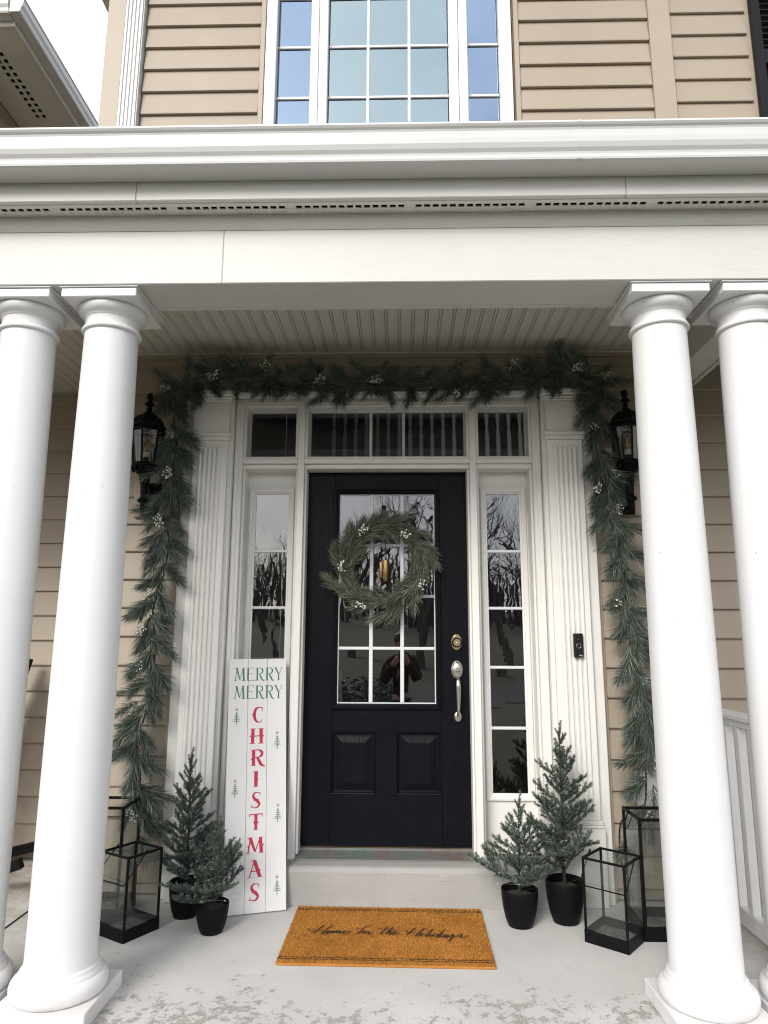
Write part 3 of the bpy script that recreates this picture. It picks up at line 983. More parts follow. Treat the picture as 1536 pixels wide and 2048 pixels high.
b.box(.2005, .245, -.02, 14, 8.0153, 8.0222); b.box(.355, .3995, -.02, 14, 8.0153, 8.0222)
b.box(.285, .315, -.02, 14, 8.0155, 8.022)
tag(b.build('vent_slots', M['soffit'], ns), kind='stuff')
b = MB(); b.box(.637, .66, -.05, 14, 7.985, 8.17, .004); b.box(-6, .659, -.075, -.052, 7.985, 8.17, .004); b.build('fascia_board', M['trim'], nb)
gp = [(.662, 8.03), (.752, 8.03), (.760, 8.045), (.764, 8.07), (.780, 8.10), (.784, 8.15), (.794, 8.16), (.790, 8.172), (.777, 8.165), (.662, 8.165)]
b = MB(); b.prism(gp, -.18, 14, 'y'); b.build('gutter', M['gutter'], nb)
b = MB(); b.prism([(-.078 - (x_ - .662), z_) for x_, z_ in gp], -6, .65, 'x'); b.build('gutter', M['gutter'], nb)
b = MB(); b.add([(.75, -.15, 8.178), (.75, 14, 8.178), (-6, 14, 11.0), (-6, 2.5, 11.0)], [(0, 1, 2, 3)]); b.add([(.75, -.15, 8.178), (-6, -.15, 8.178), (-6, 2.5, 11.0)], [(0, 1, 2)])
b.build('roof', M['roof'], nb)

# ================================================================== PORCH RAILING (right end)
rl = empty('porch_railing', (1.652, -.60, 0))
tag(rl, 'white porch railing at the right end with square balusters', 'railing')
b = MB(); b.prism([(-.021, .898), (.021, .898), (.021, .925), (.034, .930), (.034, .945), (.024, .958), (.010, .963), (-.010, .963), (-.024, .958), (-.034, .945), (-.034, .930), (-.021, .925)], -.432, .50, 'y')
b.build('top_rail', M['column'], rl)
b = MB(); b.box(-.021, .021, -.405, .50, .018, .092, .003); b.build('bottom_rail', M['column'], rl)
me = MB().box(-.0185, .0185, -.0185, .0185, .0925, .8975, .002).mesh('baluster', M['column'])
y = .218 - 4 * .122
while y < .49:
    link('baluster', me, rl, (0, y, 0)); y += .122

# ================================================================== WALL LANTERNS
def wall_lantern(loc, label):
    r = empty('wall_lantern', loc)
    tag(r, label, 'wall lantern', 'wall lanterns flanking the front door')
    # z relative to eave of the cap (0), lantern axis at local origin, wall behind at +Y
    H = 6
    def hexa(prof, rot=.5): return MB().lathe(prof, n=6, rot=rot, smooth=False)
    cap = hexa([(.094, 0), (.098, .004), (.098, .012), (.086, .022), (.080, .040), (.068, .058), (.048, .072), (.026, .078)])
    cap.lathe([(.026, .0785), (.030, .083), (.018, .090), (.013, .104), (.017, .110), (.012, .116), (.012, .122)], n=16)
    cap.build('cap', M['lampblack'], r)
    fin = MB().lathe([(.012, .1225), (.026, .132), (.028, .137), (.014, .148), (.011, .156), (.017, .166), (.0185, .180), (.015, .192), (.006, .200), (.001, .203)], n=16)
    fin.build('finial', M['lampblack'], r)
    # cage: six tapered bars, top band and bottom ring
    b = MB()
    top, bot = .088, .064
    z0, z1 = -.208, -.006
    for i in range(6):
        a = 2 * pi * (i + .5) / 6
        b.tube([(bot * cos(a), bot * sin(a), z0), (top * cos(a), top * sin(a), z1)], .0055, 6)
    for rr, z, t in ((bot + .003, z0, .012), (top + .002, z1 - .012, .016)):
        for i in range(6):
            a, c_ = 2 * pi * (i + .5) / 6, 2 * pi * (i + 1.5) / 6
            p0 = Vector((rr * cos(a), rr * sin(a), z)); p1 = Vector((rr * cos(c_), rr * sin(c_), z))
            b.tube([p0, p1], t * .45, 6)
    b.build('cage', M['lampblack'], r)
    for i in range(6):
        a, c_ = 2 * pi * (i + .5) / 6, 2 * pi * (i + 1.5) / 6
        q = MB(); k0, k1 = bot - .006, top - .006
        q.add([(k0 * cos(a), k0 * sin(a), z0 + .004), (k0 * cos(c_), k0 * sin(c_), z0 + .004), (k1 * cos(c_), k1 * sin(c_), z1 - .004), (k1 * cos(a), k1 * sin(a), z1 - .004)], [(0, 1, 2, 3)])
        q.build('glass_pane', M['lampglass'], r, fix=False)
    body = MB().lathe([(.068, -.2095), (.073, -.214), (.073, -.224), (.060, -.232), (.052, -.246), (.040, -.262), (.030, -.276), (.026, -.290), (.030, -.297), (.023, -.304), (.024, -.316), (.019, -.324),
                       (.022, -.336), (.017, -.346), (.021, -.356), (.016, -.372), (.018, -.392), (.028, -.400), (.033, -.407), (.031, -.415), (.016, -.424), (.017, -.440), (.014, -.456), (.004, -.470)], n=18)
    for i in range(12):   # leaf scallops under the ring
        a = 2 * pi * i / 12
        body.sphere((.064 * cos(a), .064 * sin(a), -.236), .011, 8, 5, (1, 1, 1.5))
    body.build('body', M['lampblack'], r)
    arm = MB(); yb = -loc[1] + WY - .05
    arm.tube(smoothpts([(0, .0, -.425), (0, .030, -.445), (0, .075, -.44), (0, yb - .045, -.39), (0, yb - .02, -.375)]), .013, 10)
    arm.tube(smoothpts([(0, .015, -.33), (0, .06, -.30), (0, .10, -.33), (0, yb - .03, -.36)]), .009, 8)
    arm.build('arm', M['lampblack'], r)
    pl = MB(); pl.box(-.057, .057, yb - .026, yb - .0005, -.475, -.285, .008); pl.build('wall_plate', M['lampblack'], r)
    mb_ = MB(); mb_.box(-.105, .105, yb, yb + .03, -.475, -.265, .004); mb_.build('mount_block', M['tan_trim'], r)
    so_ = MB().lathe([(.017, -.206), (.017, -.172), (.0155, -.170)], n=16); so_.build('socket', M['lampblack'], r)
    bb2 = MB().lathe([(.016, -.1695), (.0185, -.166), (.0185, -.142), (.015, -.138)], n=16); bl = bb2.build('bulb_base', M['plate'], r)
    gb = MB().lathe([(.013, -.1375), (.016, -.125), (.016, -.105), (.012, -.085), (.006, -.070), (.001, -.062)], n=14, caps=False); gb.build('bulb', M['bulbglass'], r)
    m = M.get('filament')
    if not m:
        m = plain('led_filament', (.75, .38, .08), .4, .05); M['filament'] = m
    f = MB()
    for i in range(4):
        a = pi / 2 * i; f.tube([(.006 * cos(a), .006 * sin(a), -.132), (.0035 * cos(a), .0035 * sin(a), -.088)], .0016, 6)
    f.build('filament', m, r)
    return r


wall_lantern((-1.312, -.262, 2.430), 'black six sided wall lantern on the siding left of the front door')
wall_lantern((1.302, -.262, 2.438), 'black six sided wall lantern on the siding right of the front door')

# ================================================================== DOORBELL
db = empty('doorbell', (1.002, -.1955, 1.262))
tag(db, 'slim black video doorbell on the right white pilaster', 'doorbell')
b = MB(); b.box(-.0245, .0245, -.020, .0045, -.061, .062, .004); b.build('body', M['plastic'], db)
b = MB(); b.tube([(.0118 * cos(2 * pi * i / 28), -.0205, -.002 + .0118 * sin(2 * pi * i / 28)) for i in range(28)], .0011, 6, closed=True); b.build('button_ring', M['nickel'], db)
b = MB(); b.sphere((0, -.0175, .030), .0075, 12, 8, (1, .6, 1)); b.build('camera_lens', M['plastic'], db)
b = MB()
def st2(pts, w=.0007):
    b.tube([(x, -.0207, z) for x, z in pts], w, 5)
ox, oz = .001, -.0535
st2([(ox, oz), (ox, oz + .005), (ox + .0025, oz + .0052)])                      # r
st2([(ox + .0045, oz), (ox + .0045, oz + .005)]); st2([(ox + .0045, oz + .0068), (ox + .0045, oz + .0075)])   # i
st2([(ox + .007, oz), (ox + .007, oz + .005), (ox + .0095, oz + .0048), (ox + .010, oz)])  # n
st2([(ox + .0155, oz + .005), (ox + .0125, oz + .0045), (ox + .0125, oz + .0008), (ox + .0155, oz + .0006), (ox + .0155, oz + .005), (ox + .0155, oz - .002), (ox + .0128, oz - .0028)])  # g
b.build('lettering', M['plate'], db)

# ================================================================== OUTLET COVER on the right
ob = empty('outlet_cover', (1.335, WY - .018, .545))
tag(ob, 'white weatherproof outlet cover on the siding behind the right end of the garland', 'outlet')
b = MB(); b.box(-.055, .055, -.045, .0, -.085, .085, .008); b.build('cover', M['plate'], ob)
b = MB(); b.box(-.035, -.012, -.035, -.012, -.108, -.086, .003); b.box(.012, .035, -.035, -.012, -.108, -.086, .003); b.build('plug', M['plate'], ob)
b = MB(); b.tube(smoothpts([(.023, -.024, -.107), (.02, -.03, -.15), (-.06, -.03, -.14), (-.13, -.02, -.15), (-.15, -.01, -.25), (-.14, -.015, -.40), (-.10, -.03, -.53)]), .0035, 6); b.build('cord', M['plastic'], ob)

# ================================================================== ROCKING CHAIR (far left)
rc = empty('rocking_chair', (-2.575, .12, 0))
tag(rc, 'black wooden rocking chair at the far left, mostly behind the columns', 'chair')
def bar(name, p0, p1, w, h, parent=rc, m=M['blackwood']):
    p0, p1 = Vector(p0), Vector(p1); d = (p1 - p0)
    b = MB(); b.box(-w / 2, w / 2, -h / 2, h / 2, 0, d.length, .004)
    b.xf(Matrix.Translation(p0) @ d.to_track_quat('Z', 'Y').to_matrix().to_4x4())
    return b.build(name, m, parent)
for s_ in (-1, 1):
    y = s_ * .255
    pts = []
    pr_b = []; pr_t = []
    for i in range(15):
        a = -.24 + .61 * i / 14
        rr = 2.0
        pr_b.append((rr * sin(a) * 1.0, rr - rr * cos(a))); pr_t.append(((rr - .05) * sin(a), rr - (rr - .05) * cos(a)))
    b = MB(); b.prism(pr_b + pr_t[::-1], y - .02, y + .02, 'y'); b.build('rocker', M['blackwood'], rc)
    bar('rear_leg', (.20, y, .058), (.17, y, .42), .045, .03)
    bar('front_leg', (-.27, y, .066), (-.28, y, .60), .045, .03)
    bar('back_post', (.17, y, .40), (.375, y, 1.165), .035, .05)
    bar('armrest', (-.34, y, .615), (.22, y, .595), .09, .025)
for i in range(6):
    bar('seat_slat', (-.26 + i * .083, -.235, .42 - i * .008), (-.26 + i * .083, .235, .42 - i * .008), .02, .07)
for i in range(7):
    y = -.20 + i * .0667
    bar('back_slat', (.195, y, .47), (.365, y, 1.10), .045, .014)
bar('top_rail', (.372, -.232, 1.10), (.372, .232, 1.10), .025, .07)
bar('lower_rail', (.195, -.232, .46), (.195, .232, .46), .025, .05)

# ================================================================== CHRISTMAS SIGN
def ribbon(b, pts, w, z, lift=0.0):
    """flat strip in the local x-z plane (printed lettering), w = width or list"""
    P = [Vector((p[0], p[1])) for p in pts]
    ww = w if isinstance(w, (list, tuple)) else [w] * len(P)
    if len(ww) != len(P):
        ww = [ww[0] + (ww[-1] - ww[0]) * i / (len(P) - 1) for i in range(len(P))]
    vs = []; fs = []
    for i, p in enumerate(P):
        t = (P[min(i + 1, len(P) - 1)] - P[max(i - 1, 0)])
        n = Vector((-t.y, t.x)).normalized() * ww[i] / 2
        vs += [(p.x + n.x, z, p.y + n.y), (p.x - n.x, z, p.y - n.y)]
    for i in range(len(P) - 1): fs.append((2 * i, 2 * i + 1, 2 * i + 3, 2 * i + 2))
    b.add(vs, fs)


def poly(b, pts, z):
    b.add([(p[0], z, p[1]) for p in pts], [tuple(range(len(pts)))])


def taper(pts, ws, k=5):
    P = smoothpts(pts, k); out = []
    for i in range(len(P)):
        f = i / k; a = min(int(f), len(ws) - 2); out.append(ws[a] + (ws[a + 1] - ws[a]) * (f - a))
    return P, out


def glyph(ch, decorated):
    """strokes in a unit box: list of ('r', pts, widths) ribbons and ('p', pts) polygons"""
    T, t = (.24, .065) if decorated else (.17, .045)
    S = []
    def stem(x0, z0, x1, z1, w): S.append(('r', [(x0, z0), (x1, z1)], [w, w * (1.12 if decorated else 1.0)]))
    def serif(x, z, w, th=.04): S.append(('r', [(x - w / 2, z - .004), (x, z + (.006 if z < .5 else -.006)), (x + w / 2, z + .012)], [th, th, th * .7]))
    def spur(x, z, s):
        if decorated: S.append(('p', [(x, z + .075), (x + s * .10, z), (x, z - .075)]))
    if ch == 'M':
        stem(.10, .02, .24, .97, t * 1.4); S.append(('r', [(.21, .98), (.50, .10)], [T, T * .55])); S.append(('r', [(.50, .08), (.78, .96)], [t, t * 1.1])); S.append(('r', [(.80, .98), (.86, .03)], [T * .9, T]))
        serif(.10, .02, .26); serif(.86, .02, .34); serif(.17, .98, .24); serif(.84, .98, .22); spur(.93, .5, 1); spur(.14, .42, -1)
    elif ch == 'E':
        stem(.26, .02, .26, .98, T); S.append(('r', [(.14, .975), (.60, .965), (.92, 1.0)], [t, t, t * .8])); S.append(('r', [(.90, 1.0), (.88, .86)], [t * .7, .015]))
        S.append(('r', [(.30, .53), (.72, .54)], [t * .9, t])); S.append(('r', [(.72, .60), (.71, .46)], t * .7)); S.append(('r', [(.12, .03), (.62, .035), (.98, .0)], [t, t, t])); S.append(('r', [(.95, .0), (.97, .16)], [t * .7, .015]))
    elif ch == 'R':
        stem(.26, .02, .26, .98, T); serif(.24, .02, .40); serif(.20, .98, .30)
        P, w = taper([(.26, .965), (.55, .975), (.80, .86), (.80, .66), (.60, .53), (.28, .52)], [t, t * 1.2, T * .85, T * .85, t * 1.3, t]); S.append(('r', P, w))
        P, w = taper([(.46, .52), (.60, .36), (.74, .12), (.90, .0), (1.04, .02)], [t, T * .9, T, T * .6, .02]); S.append(('r', P, w)); spur(.15, .42, -1)
    elif ch == 'Y':
        S.append(('r', [(.14, .98), (.50, .45)], [T, T * .8])); S.append(('r', [(.88, .98), (.52, .46)], [t, t])); stem(.50, .48, .50, .02, T * .9)
        serif(.12, .98, .32); serif(.90, .99, .26); serif(.50, .02, .34)
    elif ch == 'C':
        P, w = taper([(.90, .80), (.84, .93), (.62, .985), (.36, .86), (.24, .52), (.34, .16), (.60, .015), (.82, .08), (.92, .24)], [.03, t * 1.2, t * 1.3, T * .95, T * 1.15, T * .95, t * 1.3, t, .02]); S.append(('r', P, w))
        S.append(('r', [(.885, .99), (.905, .70)], [.10, .02])); spur(.13, .50, -1)
    elif ch == 'H':
        stem(.22, .02, .24, .98, T); stem(.80, .02, .78, .98, T); S.append(('r', [(.26, .49), (.78, .52)], [t * 1.1, t * 1.1]))
        serif(.21, .02, .42); serif(.81, .02, .42); serif(.24, .98, .40); serif(.79, .98, .40); spur(.11, .5, -1); spur(.91, .5, 1)
    elif ch == 'I':
        stem(.50, .02, .50, .98, T * 1.7); serif(.50, .02, .95); serif(.50, .98, .95); spur(.32, .5, -1.6); spur(.70, .5, 1.6)
    elif ch == 'S':
        P, w = taper([(.88, .80), (.84, .92), (.60, .985), (.34, .92), (.24, .76), (.36, .60), (.62, .44), (.80, .27), (.70, .09), (.42, .015), (.18, .08), (.10, .22)], [.02, t, t * 1.3, T * .7, T * .95, T * 1.1, T * 1.2, T, T * .7, t * 1.4, t, .02]); S.append(('r', P, w))
        S.append(('r', [(.885, .98), (.875, .74)], [.09, .02])); S.append(('r', [(.10, .02), (.115, .26)], [.09, .02])); spur(.34, .50, -1); spur(.70, .50, 1)
    elif ch == 'T':
        stem(.50, .02, .50, .98, T); serif(.50, .02, .44); S.append(('r', [(.02, .955), (.50, .965), (.98, .985)], [t * 1.2, t * 1.4, t * 1.2]))
        S.append(('r', [(.04, .98), (.02, .78)], [.10, .02])); S.append(('r', [(.95, .99), (.97, .80)], [.10, .02])); spur(.39, .46, -1.2); spur(.62, .46, 1.2)
    elif ch == 'A':
        S.append(('r', [(.12, .03), (.44, .95)], [t * 1.1, t * 1.2])); S.append(('r', [(.46, .96), (.82, .02)], [T * 1.1, T * 1.15])); S.append(('r', [(.26, .36), (.72, .36)], [t, t]))
        serif(.12, .02, .28); serif(.84, .02, .36); S.append(('r', [(.18, .93), (.34, .985), (.50, .985)], [.02, t, T * .6])); spur(.78, .40, 1)
    return S


sg = empty('christmas_sign', (0, 0, 0))
tag(sg, 'tall white plank sign reading Merry Merry Christmas, leaning left of the door', 'sign')
bl, br, tl = Vector((-.763, -.360, .0)), Vector((-.4755, -.2755, .0)), Vector((-.833, -.149, 1.178))
ux = (br - bl).normalized(); uz = (tl - bl).normalized(); uy = uz.cross(ux).normalized(); ux = uy.cross(uz)
MS = Matrix(((ux.x, uy.x, uz.x, bl.x), (ux.y, uy.y, uz.y, bl.y), (ux.z, uy.z, uz.z, bl.z), (0, 0, 0, 1)))
MS = Matrix.Translation((0, 0, .004)) @ MS
sg.matrix_world = MS
W3 = .1005
for i in range(3):
    b = MB(); b.box(i * W3 + .0006, (i + 1) * W3 - .0006, 0.0, .016, 0, 1.20, .0015); b.build('plank', M['board'], sg)
b = MB()
for z in (.12, .6, 1.08): b.box(.02, .28, .0165, .030, z - .03, z + .03)
b.build('batten', M['board'], sg)


def letter(ch, x0, x1, z0, z1, m, deco):
    b = MB(); k = 0
    for s_ in glyph(ch, deco):
        y = -.0006 - k * .00012; k += 1
        mp_ = lambda p: (x0 + p[0] * (x1 - x0), z0 + p[1] * (z1 - z0))
        if s_[0] == 'r':
            sc = (x1 - x0) * .6 + (z1 - z0) * .25
            w = s_[2]; w = [a * sc for a in w] if isinstance(w, (list, tuple)) else w * sc
            ribbon(b, [mp_(p) for p in s_[1]], w, y)
        else: poly(b, [mp_(p) for p in s_[1]], y)
    return b.build('letter', m, sg, fix=False)


for zz0, zz1 in ((1.085, 1.153), (.992, 1.060)):
    x = .027
    for ch, wd in zip('MERRY', (.058, .046, .050, .050, .046)):
        letter(ch, x, x + wd, zz0, zz1, M['text_green'], False); x += wd + .0015
for ch, x0, x1, z0, z1 in (('C', .120, .182, .871, .949), ('H', .111, .187, .766, .842), ('R', .115, .190, .659, .738), ('I', .130, .166, .559, .635), ('S', .123, .176, .461, .535), ('T', .117, .184, .361, .435), ('M', .106, .191, .258, .329), ('A', .114, .186, .152, .227), ('S', .121, .175, .052, .126)):
    letter(ch, x0, x1, z0, z1, M['text_red'], True)
for cx, z0, z1 in ((.044, .863, .948), (.045, .515, .601), (.044, .200, .278), (.254, .738, .826), (.259, .390, .477), (.256, .069, .155)):
    h = z1 - z0; b = MB()
    ribbon(b, [(cx, z0), (cx, z0 + h * .76)], [.0042, .002], -.0006)
    for k in range(6):
        zt = z0 + h * (.72 - .095 * k); sp = .006 + .0030 * k
        for s_ in (-1, 1):
            ribbon(b, [(cx, zt), (cx + s_ * sp * .55, zt - h * .055), (cx + s_ * sp, zt - h * .055 + h * .025)], [.0028, .0026, .0008], -.0008 - .0001 * (k % 2) - .00005 * s_)
    pt = b.build('printed_tree', M['text_green'], sg, fix=False)
    b = MB(); cz = z0 + h * .89
    pts = []
    for k in range(10):
        rr = .0095 if k % 2 == 0 else .0042
        a = pi / 2 + k * pi / 5
        pts.append((cx + rr * cos(a), cz + rr * sin(a)))
    for k in range(10):
        b.add([(cx, -.0007, cz), (pts[k][0], -.0007, pts[k][1]), (pts[(k + 1) % 10][0], -.0007, pts[(k + 1) % 10][1])], [(0, 1, 2)])
    b.build('printed_star', M['text_gold'], pt, fix=False)

# ================================================================== DOORMAT
dm = empty('doormat', (.018, -.536, 0), radians(-.6))
tag(dm, 'orange brown coir doormat lettered Home for the Holidays below the step', 'doormat')
MW, MD = .884, .594
m, t, out = new_mat('coir')
p = t.nodes.new("ShaderNodeBsdfPrincipled"); v = coords(t)
gi = t.nodes.new('ShaderNodeNewGeometry')
c = ramp(t, gi.outputs['Random Per Island'], [(.0, (.13, .045, .006)), (.3, (.36, .145, .022)), (.7, (.50, .225, .045)), (1.0, (.78, .46, .15))])
c = mixc(t, .5, c, ramp(t, noise_n(t, v, 5, 3, .6), [(.3, (.52, .46, .38)), (.62, (1.0, 1.0, 1.0))]), 'MULTIPLY')
sx = t.nodes.new("ShaderNodeSeparateXYZ"); t.links.new(v, sx.inputs[0])
msk = None
for y0 in (-.242, -.258, .266, .250):
    a = t.nodes.new("ShaderNodeMath"); a.operation = 'SUBTRACT'; t.links.new(sx.outputs['Y'], a.inputs[0]); a.inputs[1].default_value = y0
    ab = t.nodes.new("ShaderNodeMath"); ab.operation = 'ABSOLUTE'; t.links.new(a.outputs[0], ab.inputs[0])
    lt = t.nodes.new("ShaderNodeMath"); lt.operation = 'LESS_THAN'; t.links.new(ab.outputs[0], lt.inputs[0]); lt.inputs[1].default_value = .0030
    if msk is None: msk = lt.outputs[0]
    else:
        mxn = t.nodes.new("ShaderNodeMath"); mxn.operation = 'MAXIMUM'; t.links.new(msk, mxn.inputs[0]); t.links.new(lt.outputs[0], mxn.inputs[1]); msk = mxn.outputs[0]
c = mixc(t, msk, c, (.02, .012, .008))
t.links.new(c, p.inputs['Base Color']); p.inputs['Roughness'].default_value = .8; p.inputs['Specular IOR Level'].default_value = .2
t.links.new(p.outputs[0], out.inputs['Surface']); M['coir'] = m
b = MB(); b.box(-MW / 2, MW / 2, -MD / 2, MD / 2, .0008, .010, .002); b.build('backing', M['coir'], dm)
b = MB(); rr = random.Random(3)
for i in range(46000):
    x = rr.uniform(-MW / 2, MW / 2); y = rr.uniform(-MD / 2, MD / 2)
    a = rr.uniform(0, pi); dx, dy = cos(a) * .0015, sin(a) * .0015
    h = rr.uniform(.0125, .0166); lx, ly = rr.gauss(0, .0017), rr.gauss(0, .0017)
    b.v += [(x - dx, y - dy, .008), (x + dx, y + dy, .008), (x + lx, y + ly, h)]
    k = len(b.v); b.f.append((k - 3, k - 2, k - 1)); b.sm.append(False)
tag(b.build('pile', M['coir'], dm, fix=False), kind='stuff')
STROKES = [[(-0.3559, 0.0253), (-0.3487, 0.0098), (-0.335, 0.0018), (-0.3123, 0.0026), (-0.2842, 0.0011)], [(-0.2897, 0.0646), (-0.3068, 0.0209), (-0.329, -0.0253)], [(-0.25, 0.0659), (-0.2731, 0.0159), (-0.2888, -0.0252), (-0.2813, -0.0249), (-0.2681, -0.0067)], [(-0.2636, -0.0018), (-0.2686, -0.0163), (-0.2638, -0.0244), (-0.2556, -0.0158), (-0.2529, -0.0026), (-0.2589, 0.0019), (-0.2635, -0.003), (-0.2543, -0.0087), (-0.2437, 0.0013)], [(-0.2402, 0.0026), (-0.2458, -0.0226)], [(-0.2453, -0.0179), (-0.2361, 0.0015), (-0.2326, -0.0032), (-0.2359, -0.0211)], [(-0.2355, -0.0152), (-0.2251, 0.0031), (-0.2206, -0.0016), (-0.2249, -0.0207)], [(-0.2244, -0.0148), (-0.2135, 0.0035), (-0.2095, -0.0012), (-0.213, -0.0191), (-0.2058, -0.0201), (-0.1947, -0.0091)], [(-0.1947, -0.0091), (-0.1842, -0.0016), (-0.1858, 0.0068), (-0.193, 0.0017), (-0.1972, -0.0151), (-0.1909, -0.0243), (-0.1778, -0.0192), (-0.1628, 0.0039)], [(-0.144, 0.0263), (-0.1264, 0.0293), (-0.1078, 0.0251)], [(-0.0806, 0.0566), (-0.0898, 0.065), (-0.1041, 0.0423), (-0.1197, 0.003), (-0.133, -0.0271)], [(-0.1046, 0.0047), (-0.1115, -0.0087), (-0.1084, -0.0192), (-0.0996, -0.0142), (-0.0953, -0.001), (-0.1007, 0.006), (-0.1045, 0.0023), (-0.0917, -0.0009), (-0.0845, 0.0077)], [(-0.0845, 0.0077), (-0.0801, -0.0005), (-0.0833, -0.0196), (-0.0757, -0.0217), (-0.0626, -0.0094)], [(-0.0499, 0.0294), (-0.0142, 0.0306), (0.0469, 0.0229)], [(0.0007, 0.0531), (-0.0163, 0.0124), (-0.0301, -0.0202), (-0.0231, -0.0199)], [(0.0253, 0.054), (0.0065, 0.0108), (-0.0069, -0.0253)], [(-0.0041, -0.0169), (0.0091, 0.0061), (0.0152, 0.0027), (0.0101, -0.0235), (0.0171, -0.0256), (0.027, -0.0136)], [(0.027, -0.0136), (0.04, -0.0025), (0.0379, 0.007), (0.0299, 0.0008), (0.0245, -0.0172), (0.0301, -0.0276), (0.0421, -0.0237), (0.0571, -0.0102)], [(0.0824, 0.0145), (0.0898, -0.002), (0.11, -0.0013), (0.1351, -0.0041)], [(0.1236, 0.0474), (0.1051, 0.0104), (0.0846, -0.0281)], [(0.1655, 0.0463), (0.1402, -0.0027), (0.1228, -0.0362), (0.1319, -0.0335)], [(0.1485, -0.0107), (0.1396, -0.0239), (0.1418, -0.0344), (0.1509, -0.0294), (0.1574, -0.0151), (0.1525, -0.0094), (0.1484, -0.0143), (0.1597, -0.0186)], [(0.2035, 0.0403), (0.183, -0.0013), (0.1667, -0.0347), (0.1725, -0.038), (0.1846, -0.0225)], [(0.1936, -0.0104), (0.1836, -0.0341), (0.1894, -0.0374), (0.1994, -0.0266)], [(0.2015, 0.0077), (0.2034, 0.0053)], [(0.2175, -0.0131), (0.2096, -0.0122), (0.1998, -0.029), (0.2033, -0.0393), (0.2156, -0.0319), (0.225, -0.0141)], [(0.2578, 0.0372), (0.2315, -0.0139), (0.2181, -0.04), (0.2239, -0.0421), (0.2324, -0.0325)], [(0.2514, -0.0156), (0.2425, -0.0135), (0.2316, -0.0302), (0.2349, -0.0417), (0.2462, -0.0344), (0.2585, -0.0141)], [(0.2585, -0.0141), (0.2479, -0.039), (0.2536, -0.0434), (0.2658, -0.0244)], [(0.2693, -0.0173), (0.2619, -0.0385), (0.2674, -0.0441), (0.2816, -0.0263), (0.2927, -0.0118)], [(0.2927, -0.0118), (0.2774, -0.0564), (0.2636, -0.0851), (0.2568, -0.0854)], [(0.2861, -0.0331), (0.2982, -0.0373), (0.3241, -0.0073)], [(0.3241, -0.0073), (0.327, -0.0201), (0.3177, -0.0413), (0.3061, -0.044)], [(0.3062, -0.0417), (0.3348, -0.043), (0.3557, -0.0215)]]
b = MB(); k = 0
for s_ in STROKES:
    P = smoothpts(s_, 6)
    ws = []
    for i in range(len(P)):
        dvec = P[min(i + 1, len(P) - 1)] - P[max(i - 1, 0)]
        ws.append(.0030 + .0032 * (abs(dvec.y) / (dvec.length + 1e-6)) ** 1.5)
    vs = []; fs = []
    zt = .0163 + .00006 * k; k += 1
    for i, q in enumerate(P):
        tt = P[min(i + 1, len(P) - 1)] - P[max(i - 1, 0)]; nn = Vector((-tt.y, tt.x)).normalized() * ws[i] / 2
        vs += [(q.x + nn.x, q.y + nn.y, zt), (q.x - nn.x, q.y - nn.y, zt)]
    for i in range(len(P) - 1): fs.append((2 * i, 2 * i + 1, 2 * i + 3, 2 * i + 2))
    b.add(vs, fs)
b.build('lettering', M['text_black'], dm, fix=False)

